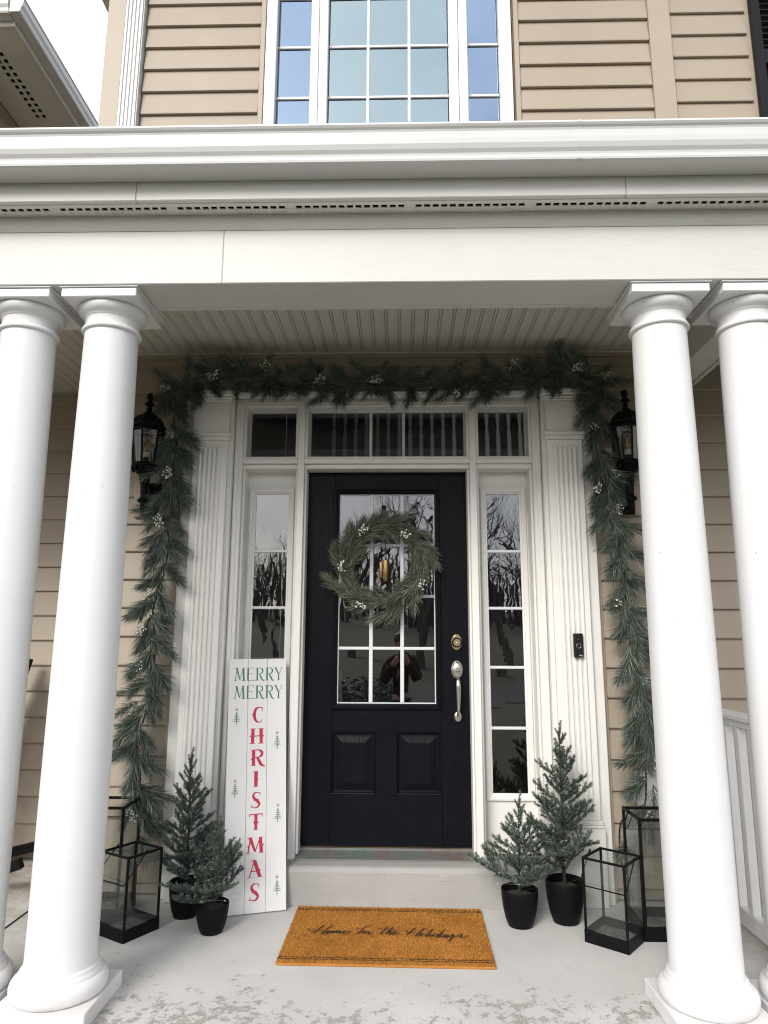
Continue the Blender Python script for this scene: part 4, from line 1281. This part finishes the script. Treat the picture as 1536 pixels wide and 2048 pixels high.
# ================================================================== FLOOR LANTERNS
def floor_lantern(label, corner, ang, W, D, H, swing, cat='lantern'):
    """corner = front corner on the floor; ang turns the footprint; W along local x, D along local y"""
    r = empty('floor_lantern', (corner[0], corner[1], .0005), ang)
    tag(r, label, cat, 'glass floor lanterns beside the columns')
    t = .0095 if H < .4 else .012
    bh = .052 if H < .4 else .06
    b = MB()
    for x in (0, W - t):
        for y in (0, D - t): b.box(x, x + t, y, y + t, bh, H - t - .0003, .001)
    for y in (0, D - t): b.box(0, W, y, y + t, H - t, H, .0012)
    for x in (0, W - t): b.box(x + .0002, x + t - .0002, t + .0003, D - t - .0003, H - t + .0003, H - .0003, .0012)
    b.build('frame', M['iron'], r)
    b = MB()
    s_ = .003
    b.box(-.001, W + .001, -.001, s_, 0, bh - .0005, .001); b.box(-.001, W + .001, D - s_, D + .001, 0, bh - .0005, .001)
    b.box(-.0008, s_, s_ + .0003, D - s_ - .0003, 0, bh - .0005, .001); b.box(W - s_, W + .0008, s_ + .0003, D - s_ - .0003, 0, bh - .0005, .001)
    b.build('base', M['iron'], r)
    b = MB(); b.box(s_ + .0005, W - s_ - .0005, s_ + .0005, D - s_ - .0005, .012, .016); b.build('tray', M['tray'], r)
    g = t * .5
    for q in ([(t, g, bh), (W - t, g, bh), (W - t, g, H - t), (t, g, H - t)], [(t, D - g, bh), (W - t, D - g, bh), (W - t, D - g, H - t), (t, D - g, H - t)],
              [(g, t, bh), (g, D - t, bh), (g, D - t, H - t), (g, t, H - t)], [(W - g, t, bh), (W - g, D - t, bh), (W - g, D - t, H - t), (W - g, t, H - t)]):
        b = MB(); b.add(q, [(0, 1, 2, 3)]); b.build('glass_pane', M['lantern'], r, fix=False)
    # bail handle swung down: pivots on two opposite top bars
    b = MB()
    px, dirn, drop, reach = swing
    if px == 'x':      # pivots at mid of the x = 0 and x = W sides
        y0 = D / 2; yo = y0 + dirn * reach
        pts = [(-.006, y0, H + .006), (-.006, yo, H - drop + .012), (.004, yo + dirn * .004, H - drop), (W - .004, yo + dirn * .004, H - drop), (W + .006, yo, H - drop + .012), (W + .006, y0, H + .006)]
        piv = [(-.003, y0, H + .004), (W + .003, y0, H + .004)]
    else:
        x0 = W / 2; xo = x0 + dirn * reach
        pts = [(x0, -.006, H + .006), (xo, -.006, H - drop + .012), (xo + dirn * .004, .004, H - drop), (xo + dirn * .004, D - .004, H - drop), (xo, D + .006, H - drop + .012), (x0, D + .006, H + .006)]
        piv = [(x0, -.003, H + .004), (x0, D + .003, H + .004)]
    b.tube(pts, .0029, 8)
    for q in piv:
        ax = Vector((0, 1, 0)) if px == 'x' else Vector((1, 0, 0))
        b.tube([Vector(q) + ax * (.0065 * cos(2 * pi * i / 12)) + Vector((0, 0, .0065 * sin(2 * pi * i / 12))) for i in range(12)], .0018, 6, closed=True)
    b.build('handle', M['iron'], r)
    return r


m, t, out = new_mat('lantern_tray'); p = t.nodes.new("ShaderNodeBsdfPrincipled"); v = coords(t)
c = ramp(t, noise_n(t, v, 22, 8, .7), [(.35, (.05, .048, .044)), (.58, (.16, .155, .145)), (.68, (.42, .40, .36))])
t.links.new(c, p.inputs['Base Color']); p.inputs['Roughness'].default_value = .7; t.links.new(p.outputs[0], out.inputs['Surface']); M['tray'] = m

# small ones turned about 59 and 50 degrees; local x runs along the right-hand face
a1 = math.atan2(.162, .098)
floor_lantern('small black framed glass lantern by the left column, in front of the taller one', (-1.115, -.658), a1, .190, .190, .345, ('y', -1, .112, .105))
a2 = math.atan2(.153, .126)
floor_lantern('small black framed glass lantern by the right column, in front of the taller one', (1.029, -.692), a2, .197, .195, .345, ('y', -1, .112, .108))
floor_lantern('tall black framed glass lantern behind the smaller one by the left column', (-1.448, -.448), 0, .220, .225, .505, ('x', 1, .095, .095))
floor_lantern('tall black framed glass lantern behind the smaller one by the right column', (1.142, -.560), 0, .225, .235, .503, ('x', 1, .095, .085))

# ================================================================== PINE SPRIGS
def sprig_mesh(name, seed, length, n, nl, mat, spread=(30, 58), w=.0021):
    r = random.Random(seed)
    b = MB()
    cv = r.uniform(-.18, .18); cw = r.uniform(-.12, .12)
    def P(t): return Vector((length * t, cv * length * t * t, cw * length * t * t))
    b.tube([P(i / 5) for i in range(6)], [.0022, .0020, .0018, .0016, .0013, .0010], 5, smooth=True)
    nb_ = len(b.f)
    for i in range(n):
        t = min(1, (i + r.random()) / n * 1.02)
        p0 = P(t)
        tan = Vector((1, 2 * cv * t, 2 * cw * t)).normalized()
        a = r.uniform(0, 2 * pi)
        rad = Vector((0, cos(a), sin(a)))
        ang = radians(r.uniform(*spread)) * (1 - .45 * max(0, t - .6) / .4)
        d = (tan * cos(ang) + rad * sin(ang)).normalized()
        l = r.uniform(*nl) * (.8 + .3 * sin(pi * min(1, t + .15)))
        side = d.cross(Vector((r.gauss(0, 1), r.gauss(0, 1), r.gauss(0, 1)))).normalized() * w / 2
        bend = (tan * .14 + Vector((0, 0, 0)) + rad * r.uniform(-.10, .04)) * l
        m_ = p0 + d * l * .55 + bend * .25; e = p0 + d * l + bend
        o = len(b.v)
        b.v += [tuple(p0 - side), tuple(p0 + side), tuple(m_ + side), tuple(m_ - side), tuple(e)]
        b.f += [(o, o + 1, o + 2, o + 3), (o + 3, o + 2, o + 4)]; b.sm += [False, False]
    return b.mesh(name, mat)


def berry_mesh(name, seed, n, r0, L_):
    r = random.Random(seed); b = MB()
    for i in range(n):
        t = i / n
        c = Vector((L_ * (t * 1.0), r.gauss(0, .011), r.gauss(0, .010) + .006))
        b.tube([(L_ * t * .8, 0, 0), (c.x, c.y, c.z)], .0007, 4)
        b.sphere(c, r0 * r.uniform(.8, 1.15), 8, 6)
    return b.mesh(name, M['berry'])


pine = [sprig_mesh('pine_sprig', 100 + i, R.uniform(.11, .16), 190, (.060, .095), M['pine'], (18, 52)) for i in range(8)]
wpine = [sprig_mesh('pine_sprig', 200 + i, R.uniform(.10, .14), 210, (.05, .078), M['wreath'], (18, 52), .0018) for i in range(7)]
berries = [berry_mesh('berry_cluster', 300 + i, 17, .0047, .062) for i in range(5)]


def place(me, name, parent, p, d, roll, s=1.0):
    d = Vector(d).normalized()
    q = d.to_track_quat('X', 'Z')
    o = bpy.data.objects.new(name, me); C.objects.link(o); o.parent = parent
    from mathutils import Quaternion
    q = q @ Quaternion((1, 0, 0), roll)
    o.matrix_local = Matrix.Translation(p) @ q.to_matrix().to_4x4() @ Matrix.Scale(s, 4)
    return o


# ------------------------------------------------------------------ garland round the entrance
gar = empty('garland', (0, -.2, 2.7))
tag(gar, 'long needled pine garland with white berries draped over and down both sides of the entrance', 'garland')
OFF = Vector((0, .2, -2.7))
GT = [(-1.19, 2.655), (-1.09, 2.70), (-.92, 2.735), (-.72, 2.75), (-.52, 2.70), (-.30, 2.685), (-.05, 2.70), (.16, 2.685), (.36, 2.705), (.54, 2.70), (.74, 2.71), (.90, 2.745), (1.04, 2.76), (1.17, 2.705)]
GL = [(-1.19, 2.655), (-1.19, 2.50), (-1.165, 2.34), (-1.175, 2.13), (-1.215, 1.96), (-1.175, 1.80), (-1.20, 1.60), (-1.235, 1.44), (-1.215, 1.22), (-1.225, 1.05), (-1.255, .86), (-1.275, .72), (-1.245, .56), (-1.235, .42), (-1.235, .30)]
GR = [(1.17, 2.705), (1.15, 2.52), (1.145, 2.34), (1.165, 2.18), (1.21, 2.00), (1.235, 1.83), (1.245, 1.60), (1.265, 1.42), (1.275, 1.22), (1.305, .98), (1.32, .80), (1.30, .60), (1.28, .44), (1.245, .30)]


def resample(pts, step):
    P = smoothpts([(x, 0, z) for x, z in pts], 8)
    out = []; acc = 0
    for i in range(len(P) - 1):
        seg = (P[i + 1] - P[i]).length
        while acc < seg:
            out.append((P[i].lerp(P[i + 1], acc / seg), (P[i + 1] - P[i]).normalized())); acc += step
        acc -= seg
    return out


gy = lambda x: -.215
for nm, path in (('top', GT), ('l', GL), ('r', GR)):
    stem = MB()
    stem.tube([Vector((p.x + R.gauss(0, .004), gy(p.x) + R.gauss(0, .006), p.z + R.gauss(0, .004))) + OFF for p, d in resample(path, .05)], .0045, 6)
    stem.build('garland_stem', M['bark'], gar)
    # tufts at nodes along the rope, pointing alternately to either side
    side = 1
    for i, (p, d) in enumerate(resample(path, .050 if nm == 'top' else .066)):
        side = -side if R.random() < .86 else side
        if nm != 'top' and R.random() < .08: continue
        if nm == 'r' and .40 < p.z < .72 and side > 0: continue
        n = Vector((-d.z, 0, d.x)) * side
        for k in range(4):
            c = Vector((p.x + R.gauss(0, .010), gy(p.x) - R.uniform(-.005, .040), p.z + R.gauss(0, .010)))
            a = R.uniform(.55, 1.3) if k < 3 else R.uniform(-.35, .35)
            if nm == 'top':
                w_ = a * (1.1 if n.z < 0 else .85)
                dirv = d * R.choice((.85, -.85)) + n * w_ + Vector((0, R.uniform(-.40, .05), 0))
                if i % 8 == 3 and k < 3: dirv = Vector((R.uniform(-.35, .35), -.25, -1))
            else:
                dirv = d * .85 + n * a + Vector((0, R.uniform(-.40, .08), -.08))
            place(R.choice(pine), 'pine_sprig', gar, c + OFF, dirv, R.uniform(0, 6.28), R.uniform(.66, 1.16) * (.88 if nm == 'top' else 1.0))
for x, z, dx, dz in ((-1.205, 2.672, -1, .1), (-1.00, 2.735, 1, .2), (-.70, 2.78, .6, 1), (-.40, 2.715, 1, -.1), (-.02, 2.71, -1, -.3), (.68, 2.76, .2, 1), (1.02, 2.76, 1, .2), (1.19, 2.712, 1, .1), (.38, 2.655, .6, -.8),
                     (-1.165, 2.42, -.3, -1), (-1.17, 2.20, -.4, -1), (-1.21, 1.94, -.4, -1), (-1.255, 1.55, -.3, -1), (-1.265, 1.36, -.2, -1), (-1.262, 1.17, -.1, -1), (-1.30, .97, -.5, -1), (-1.26, .45, 0, -1), (-1.235, .24, 0, -1),
                     (1.14, 2.47, -.1, -1), (1.185, 2.30, .2, -1), (1.135, 2.12, -.2, -1), (1.225, 2.00, .2, -1), (1.21, 1.53, .2, -1), (1.31, 1.10, .3, -1), (1.345, .72, .2, -1), (1.285, .47, 0, -1), (1.22, 2.20, .1, -1)):
    place(R.choice(berries), 'berry_cluster', gar, Vector((x, gy(x) - .040, z)) + OFF, (dx, -.15, dz), R.uniform(0, 6.28), R.uniform(.85, 1.15))

# ------------------------------------------------------------------ wreath on the door
wr = empty('wreath', (-.018, -.055, 1.695))
tag(wr, 'round pine wreath with white berries hanging on the black front door', 'wreath')
b = MB(); b.tube([(.205 * cos(2 * pi * i / 40), .012, .205 * sin(2 * pi * i / 40)) for i in range(40)], .012, 8, closed=True); b.build('twig_ring', M['bark'], wr)
for i in range(84):
    a = -2 * pi * i / 84
    rr_ = .214 + R.gauss(0, .020)
    lane = (-.50, .08, .66, -.12, .40)[i % 5]
    tang = Vector((sin(a), 0, -cos(a))); rad = Vector((cos(a), 0, sin(a)))
    dv = tang + rad * (lane + R.gauss(0, .12)) + Vector((0, R.uniform(-.30, .05), 0))
    place(R.choice(wpine), 'pine_sprig', wr, rad * rr_ - tang * .05 + Vector((0, R.uniform(-.03, .0), 0)), dv, R.uniform(0, 6.28), R.uniform(.85, 1.08))
for a, ir in ((128, .225), (62, .20), (190, .225), (-20, .235), (-112, .245)):
    a = radians(a)
    place(R.choice(berries), 'berry_cluster', wr, Vector((ir * cos(a), -.055, ir * sin(a))), (sin(a), -.2, -cos(a)), R.uniform(0, 6.28), .95)
b = MB(); b.box(-.013, .013, .030, .0335, .20, .345, .001); b.build('hanger', M['iron'], wr)

for dx, z1, z0, rr_, lab in ((-.013, 1.712, 1.622, .0092, 'shorter gold tubular bell on a black cord inside the wreath'), (.013, 1.722, 1.605, .0118, 'longer gold tubular bell on a black cord inside the wreath')):
    bl_ = empty('tubular_bell', (-.018 + dx, -.068, z0))
    tag(bl_, lab, 'bell', 'gold bells inside the wreath')
    h = z1 - z0
    bb3 = MB().lathe([(rr_ * .85, .0), (rr_, .0), (rr_, h - .004), (rr_ * .9, h), (rr_ * .3, h + .001)], n=20, caps=False)
    bb3.lathe([(rr_ * .86, 0), (rr_ * .86, h * .9)], n=20, caps=False)
    bb3.build('tube', M['gold'], bl_)
    cb = MB(); cb.tube(smoothpts([(0, 0, h), (.001, -.001, h + .03), (-.001, .002, h + .07), (0, .015, h + .12)]), .0022, 6); cb.tube([(0, 0, h), (0, 0, h + .012)], .0035, 8)
    cb.build('cord', M['blackwood'], bl_)

# ================================================================== SPRUCE TREES IN POTS
def spruce_branch(name, seed, L_, mat):
    r = random.Random(seed); b = MB()
    def twig(p, d, l, thick):
        d = d.normalized()
        up_ = Vector((0, 0, 1))
        pts = [p]; q = p.copy(); dd = d.copy(); k = max(3, int(l / .02))
        for i in range(k):
            dd = (dd + up_ * .035 + Vector((r.gauss(0, .03), r.gauss(0, .03), r.gauss(0, .02)))).normalized()
            q = q + dd * (l / k); pts.append(q.copy())
        b.tube(pts, [thick * (1 - .6 * i / k) for i in range(k + 1)], 4)
        n = int(l * 2300)
        for i in range(n):
            f = (i + r.random()) / n * k; a = min(int(f), k - 1)
            p0 = pts[a].lerp(pts[a + 1], f - a); tn = (pts[a + 1] - pts[a]).normalized()
            s1 = tn.cross(up_)
            if s1.length < .05: s1 = Vector((1, 0, 0))
            s1.normalize(); s2 = s1.cross(tn)
            an = r.uniform(0, 2 * pi)
            rad = s1 * cos(an) + s2 * sin(an) * .8
            dn = (tn * r.uniform(.45, .95) + rad).normalized()
            ln = r.uniform(.0125, .0175)
            sd2 = dn.cross(Vector((r.gauss(0, 1), r.gauss(0, 1), r.gauss(0, 1)))).normalized() * .00125
            o = len(b.v)
            b.v += [tuple(p0 - sd2), tuple(p0 + sd2), tuple(p0 + dn * ln)]
            b.f.append((o, o + 1, o + 2)); b.sm.append(False)
        return pts
    main = twig(Vector((0, 0, 0)), Vector((1, 0, .08)), L_, .0022)
    k = len(main)
    nt_ = {.06: 0, .10: 2, .145: 4, .19: 6, .23: 7}.get(L_, 3)
    s = 1
    for j in range(nt_):
        t = .22 + .58 * (j + .3) / max(1, nt_)
        i = min(k - 2, max(1, int(t * k)))
        l = L_ * r.uniform(.30, .42) * (1.2 - t * .8)
        tn = (main[i + 1] - main[i - 1]).normalized()
        sd3 = Vector((-tn.y, tn.x, 0)).normalized() * s
        twig(main[i], tn * .85 + sd3 * r.uniform(.55, .8) + Vector((0, 0, r.uniform(-.05, .35))), l, .0015)
        s = -s
    return b.mesh(name, mat)


BR = {}
for nm, mt in (('a', 'spruce'), ('b', 'spruce_l')):
    BR[nm] = {l: [spruce_branch('branch', 500 + int(l * 1000) + j, l, M[mt]) for j in range(3)] for l in (.06, .10, .145, .19, .23)}


def pick(kind, want):
    l = min(BR[kind], key=lambda q: abs(q - want)); return R.choice(BR[kind][l]), want / l


def potted_tree(label, loc, H, rp, hp, spread, nbr, kind, t0, seed, bare=0.0):
    r = empty('potted_spruce', (loc[0], loc[1], .0005))
    tag(r, label, 'potted tree', 'small spruce trees in black pots')
    rs = random.Random(seed)
    f = rp * .66
    pr = [(f * .9, 0), (f, .002), (f + (rp - f) * .42, hp * .22), (f + (rp - f) * .76, hp * .5), (rp * .985, hp * .82), (rp, hp - .004), (rp - .001, hp), (rp - .004, hp), (rp - .006, hp - .01), (rp - .008, hp * .6)]
    MB().lathe(pr, n=48, caps=False).add([(f * .9 * cos(2 * pi * i / 24), f * .9 * sin(2 * pi * i / 24), .0005) for i in range(24)], [tuple(range(24))]).build('pot', M['pot'], r)
    so_ = MB(); so_.lathe([(rp - .009, hp * .80), (rp * .5, hp * .86), (.01, hp * .88)], n=24); so_.build('soil', M['soil'], r)
    lean = rs.uniform(-.012, .012)
    tr = MB(); tr.tube([(lean * t * t, 0, hp * .8 + (H - hp * .8 - .05) * t) for t in [i / 8 for i in range(9)]], [.0085 * (1 - .8 * i / 8) for i in range(9)], 8)
    tr.build('trunk', M['bark_dark'], r)
    z0 = hp + t0
    for i in range(nbr):
        t = ((i + rs.uniform(.1, .9)) / nbr) ** 1.12
        z = z0 + (H - .15 - z0) * t
        az = i * 2.39996 + rs.gauss(0, .3)
        Lb = spread * (1 - t) ** .62 * rs.uniform(.80, 1.22) + .045
        el = radians(10 + 30 * t + rs.gauss(0, 10))
        me, s = pick(kind, Lb)
        place(me, 'branch', r, (lean * t * t, 0, z), (cos(az) * cos(el), sin(az) * cos(el), sin(el)), rs.uniform(-.3, .3), s)
    for i in range(5):
        me, s = pick(kind, .062)
        az = i * 2.5 + rs.random() * .5
        zz = H - .115 + (i % 2) * .035 - (i // 4) * .02
        place(me, 'branch', r, (lean, 0, zz), (cos(az) * .55, sin(az) * .55, .75), rs.random(), s * (.95 if i % 2 == 0 else .7))
    me, s = pick(kind, .06)
    place(me, 'branch', r, (lean, 0, H - .115), (0.02, 0, 1), 0, s)
    place(me, 'branch', r, (lean, 0, H - .065), (0.0, 0.02, 1), 2, s)
    # fairy lights: a fine wire spiralling through the crown with tiny bulbs
    w = MB(); pts = []; turns = 6
    for i in range(turns * 14):
        t = i / (turns * 14 - 1); a = t * turns * 2 * pi
        rad = (spread * .62 * (1 - t) ** .8 + .015) * rs.uniform(.8, 1.1)
        pts.append((rad * cos(a), rad * sin(a), z0 + .01 + (H - .13 - z0) * t + rs.gauss(0, .006)))
    pts = [(.04, -.06, hp * .9), (.0, -rp * .95, hp + .012)] + pts
    w.tube(pts, .00035, 4); wo_ = w.build('fairy_light_wire', M['wire'], r)
    bb4 = MB()
    for i in range(4, len(pts), 2):
        bb4.sphere((pts[i][0], pts[i][1] - .003, pts[i][2]), .0022, 6, 4)
    bb4.build('fairy_bulbs', M['berry'], wo_)
    return r


potted_tree('taller potted spruce left of the sign, behind the smaller one', (-.945, -.345), .765, .080, .155, .175, 42, 'a', -.005, 21)
potted_tree('smallest potted spruce, in front of the Christmas sign', (-.770, -.520), .490, .074, .122, .185, 26, 'b', .0, 22)
potted_tree('smaller potted spruce right of the doormat, beside the step', (.628, -.400), .585, .085, .157, .195, 25, 'b', .0, 23)
potted_tree('tallest potted spruce, in front of the right white pilaster', (.848, -.352), .905, .090, .182, .205, 38, 'a', .03, 24)

# ================================================================== WORLD IN FRONT OF THE HOUSE (seen in the glass)
def bare_tree(loc, H, seed, lab):
    r = random.Random(seed)
    root = empty('bare_tree', loc)
    tag(root, lab, 'tree', 'bare winter trees across the lawn')
    trk = MB(); brn = MB()
    def grow(p, d, l, th, lev, mb):
        pts = [p]; q = p.copy(); dd = d.copy()
        for i in range(4):
            dd = (dd + Vector((r.gauss(0, .12), r.gauss(0, .12), r.gauss(0, .06) + .04))).normalized(); q = q + dd * l / 4; pts.append(q.copy())
        mb.tube(pts, [th * (1 - .13 * i) for i in range(5)], 6 if lev < 2 else 3, caps=False)
        if lev >= 6: return
        n = 3 if lev < 3 else 2
        for i in range(n + (2 if lev == 0 else 0)):
            f = r.choice((2, 3, 4)) if lev else r.choice((2, 3, 3, 4))
            a = r.uniform(0, 2 * pi); s = Vector((cos(a), sin(a), r.uniform(.1, .7))).normalized()
            grow(pts[f], (dd * .75 + s * .8).normalized(), l * r.uniform(.58, .78), th * .52, lev + 1, brn)
    grow(Vector((0, 0, 0)), Vector((0, 0, 1)), H * .34, H * .020, 0, trk)
    trk.build('trunk', M['bark_far'], root, fix=False); brn.build('branches', M['bark_far'], root, fix=False)


M['bark_far'] = plain('winter_bark', (.105, .092, .080), .9, .3, 4)
for i, (x, y, h, lab) in enumerate(((1.5, -30, 13.5, 'bare spreading tree across the road, straight opposite the door'), (-7.2, -33, 8.2, 'low bare tree across the road, left of the one opposite the door'), (8, -31, 13, 'bare tree across the road, right of the one opposite the door'),
                                    (15, -38, 14, 'farther bare tree at the right across the road'), (-17, -40, 10, 'farther bare tree at the left across the road'), (4.7, -27, 11.5, 'bare tree nearest the road, between the two right of the door'), (-2.2, -37, 13, 'bare tree behind and left of the one opposite the door'))):
    zz = -.33 + (-24 - y) * .055 - .1
    bare_tree((x, y, zz), h, 60 + i, lab)
r = random.Random(9); b = MB()
for i in range(900):
    x = r.uniform(-110, 110); y = -70 - r.uniform(0, 40) - abs(x) * .15
    z = -.33 + (-24 - y) * .055; h = r.uniform(6, 11)
    b.tube([(x, y, z - 1), (x + r.gauss(0, .4), y, z + h * .6), (x + r.gauss(0, .8), y, z + h)], [.22, .14, .02], 4, caps=False)
    for k in range(7):
        zz = z + h * r.uniform(.35, .9); a = r.uniform(0, 6.28)
        b.tube([(x, y, zz), (x + 1.6 * cos(a), y + 1.6 * sin(a), zz + r.uniform(.6, 1.8))], [.07, .01], 3, caps=False)
tag(b.build('distant_woods', M['bark_far'], fix=False), 'bare distant woods on the rise beyond the road', 'woods', kind='stuff')
# road-side hedge, dark evergreen
hg = empty('hedge', (-2, -12.6, -.33)); tag(hg, 'low dark evergreen hedge along the road', 'hedge')
b = MB(); r = random.Random(5)
for i in range(9000):
    x = r.uniform(-9, 2.2); y = r.uniform(-.45, .45); z = r.uniform(.02, .8) * (1 - .35 * (y / .45) ** 2)
    a = r.uniform(0, 6.28); d = Vector((cos(a), sin(a), r.uniform(-.2, .8))) * .07; s_ = d.cross(Vector((r.gauss(0, 1), r.gauss(0, 1), r.gauss(0, 1)))).normalized() * .022
    p_ = Vector((x, y, z)); o = len(b.v)
    b.v += [tuple(p_ - d), tuple(p_ + s_), tuple(p_ + d), tuple(p_ - s_)]; b.f.append((o, o + 1, o + 2, o + 3)); b.sm.append(False)
b.build('foliage', M['spruce'], hg, fix=False)

# ================================================================== PERSON taking the picture (reflected in the door glass)
PZ = -.285
pe = empty('person', (.085, -4.26, PZ))
tag(pe, 'person in a maroon sweatshirt holding up a phone, reflected in the door glass', 'person')


def skin(name, verts, edges, radii, mat, parent, root=0, sub=2):
    me = bpy.data.meshes.new(name)
    me.from_pydata(verts, edges, [])
    o = bpy.data.objects.new(name, me); C.objects.link(o); o.parent = parent
    me.materials.append(mat)
    md = o.modifiers.new('skin', 'SKIN'); md.use_smooth_shade = True
    if not me.skin_vertices: me.skin_vertices.new()
    for i, sv in enumerate(me.skin_vertices[0].data):
        q = radii[i]; sv.radius = q if isinstance(q, tuple) else (q, q); sv.use_root = (i == root)
    sb = o.modifiers.new('sub', 'SUBSURF'); sb.levels = sub; sb.render_levels = sub
    return o


M['skin'] = plain('skin', (.52, .33, .25), .5, .04)
M['sweat'] = plain('sweatshirt_maroon', (.055, .020, .020), .9, .1, 20, .2, 80)
M['jeans'] = plain('jeans_dark', (.03, .035, .05), .9, .15, 30, .2, 90)
M['hair'] = plain('hair_brown', (.05, .032, .02), .5, .3, 60)
# joints, facing +Y (towards the door)
V = [(0, 0, .90), (0, .005, 1.05), (0, .01, 1.22), (0, .0, 1.35), (0, .0, 1.415), (0, .012, 1.455), (0, .025, 1.52), (0, .02, 1.585),
     (-.10, .0, 1.36), (-.19, .0, 1.33), (-.25, .06, 1.12), (-.13, .27, 1.33), (-.085, .33, 1.42),
     (.10, .0, 1.36), (.19, .0, 1.33), (.25, .06, 1.12), (.13, .27, 1.33), (.085, .33, 1.42),
     (-.09, 0, .84), (-.10, .01, .47), (-.105, -.01, .08), (-.105, .10, .035), (.09, 0, .84), (.10, .01, .47), (.105, -.01, .08), (.105, .10, .035)]
E_ = [(0, 1), (1, 2), (2, 3), (3, 4), (4, 5), (5, 6), (6, 7), (3, 8), (8, 9), (9, 10), (10, 11), (11, 12), (3, 13), (13, 14), (14, 15), (15, 16), (16, 17), (0, 18), (18, 19), (19, 20), (20, 21), (0, 22), (22, 23), (23, 24), (24, 25)]
RD = [(.15, .11), (.135, .10), (.15, .11), (.11, .08), .052, .055, (.072, .088), (.066, .08), .065, .058, .044, .034, .026, .065, .058, .044, .034, .026, .085, .058, .042, .035, .085, .058, .042, .035]
body = skin('body', V, E_, RD, M['skin'], pe)
top = [0, 1, 2, 3, 8, 9, 10, 11, 13, 14, 15, 16]
ix = {v: i for i, v in enumerate(top)}
sw = skin('sweatshirt', [V[i] for i in top], [(ix[a], ix[b_]) for a, b_ in E_ if a in ix and b_ in ix], [(tuple(x + .022 for x in RD[i]) if isinstance(RD[i], tuple) else RD[i] + .022) for i in top], M['sweat'], pe)
leg = [0, 18, 19, 20, 22, 23, 24]; ix = {v: i for i, v in enumerate(leg)}
skin('jeans', [V[i] for i in leg], [(ix[a], ix[b_]) for a, b_ in E_ if a in ix and b_ in ix], [(tuple(x + .008 for x in RD[i]) if isinstance(RD[i], tuple) else RD[i] + .012) for i in leg], M['jeans'], pe)
# face and hair
b = MB(); b.sphere((0, .118, 1.515), .014, 10, 8, (.8, 1.2, 1.4)); b.build('nose', M['skin'], body)
for s_ in (-1, 1):
    b = MB(); b.sphere((s_ * .031, .098, 1.545), .0115, 10, 8, (1.2, .7, .7)); b.build('eye', M['dark'], body)
    b = MB(); b.sphere((s_ * .078, .02, 1.53), .022, 10, 8, (.35, .7, 1.2)); b.build('ear', M['skin'], body)
b = MB(); b.sphere((0, .102, 1.478), .02, 10, 8, (1.2, .4, .3)); b.build('mouth', M['hair'], body)
b = MB(); b.sphere((0, -.012, 1.575), .098, 20, 12, (.95, 1.0, 1.0)); b.sphere((0, -.055, 1.50), .082, 16, 10, (1.0, .8, 1.6)); b.build('hair', M['hair'], pe)
# hands: palm + five fingers curled round the phone's edge
for s_ in (-1, 1):
    hb = MB()
    hb.sphere((s_ * .073, .355, 1.475), .034, 12, 8, (.42, .75, 1.2))
    for k, (dz, ln) in enumerate(((.035, .055), (.016, .062), (-.003, .058), (-.022, .046))):
        z = 1.49 + dz
        hb.tube(smoothpts([(s_ * .070, .365, z), (s_ * .066, .392, z + .004), (s_ * (.066 - ln * .45), .399, z + .006), (s_ * (.066 - ln * .8), .396, z + .006)], 3), [.0088] * 4 + [.0082] * 3 + [.0075] * 3, 8)
    hb.tube(smoothpts([(s_ * .072, .345, 1.45), (s_ * .058, .350, 1.475), (s_ * .042, .360, 1.495)], 3), [.0105] * 3 + [.009] * 4, 8)
    hb.build('hand', M['skin'], pe)
ph = MB(); ph.box(-.0385, .0385, .372, .380, 1.445, 1.60, .004)
ph_o = ph.build('phone', M['plastic'], None, (pe.location.x, pe.location.y, pe.location.z)); tag(ph_o, 'black phone held up by the person reflected in the door glass', 'phone')
# pale block letters across the chest
lt = MB()
for pts, in (([(-.10, 1.16), (-.085, 1.25), (-.055, 1.17), (-.025, 1.25), (-.01, 1.16)],), ([(.02, 1.16), (.05, 1.25), (.08, 1.16)],)):
    lt.tube([(x, .135 + .0 * x, z) for x, z in pts], .0085, 6)
lt.build('lettering', M['plate'], pe)
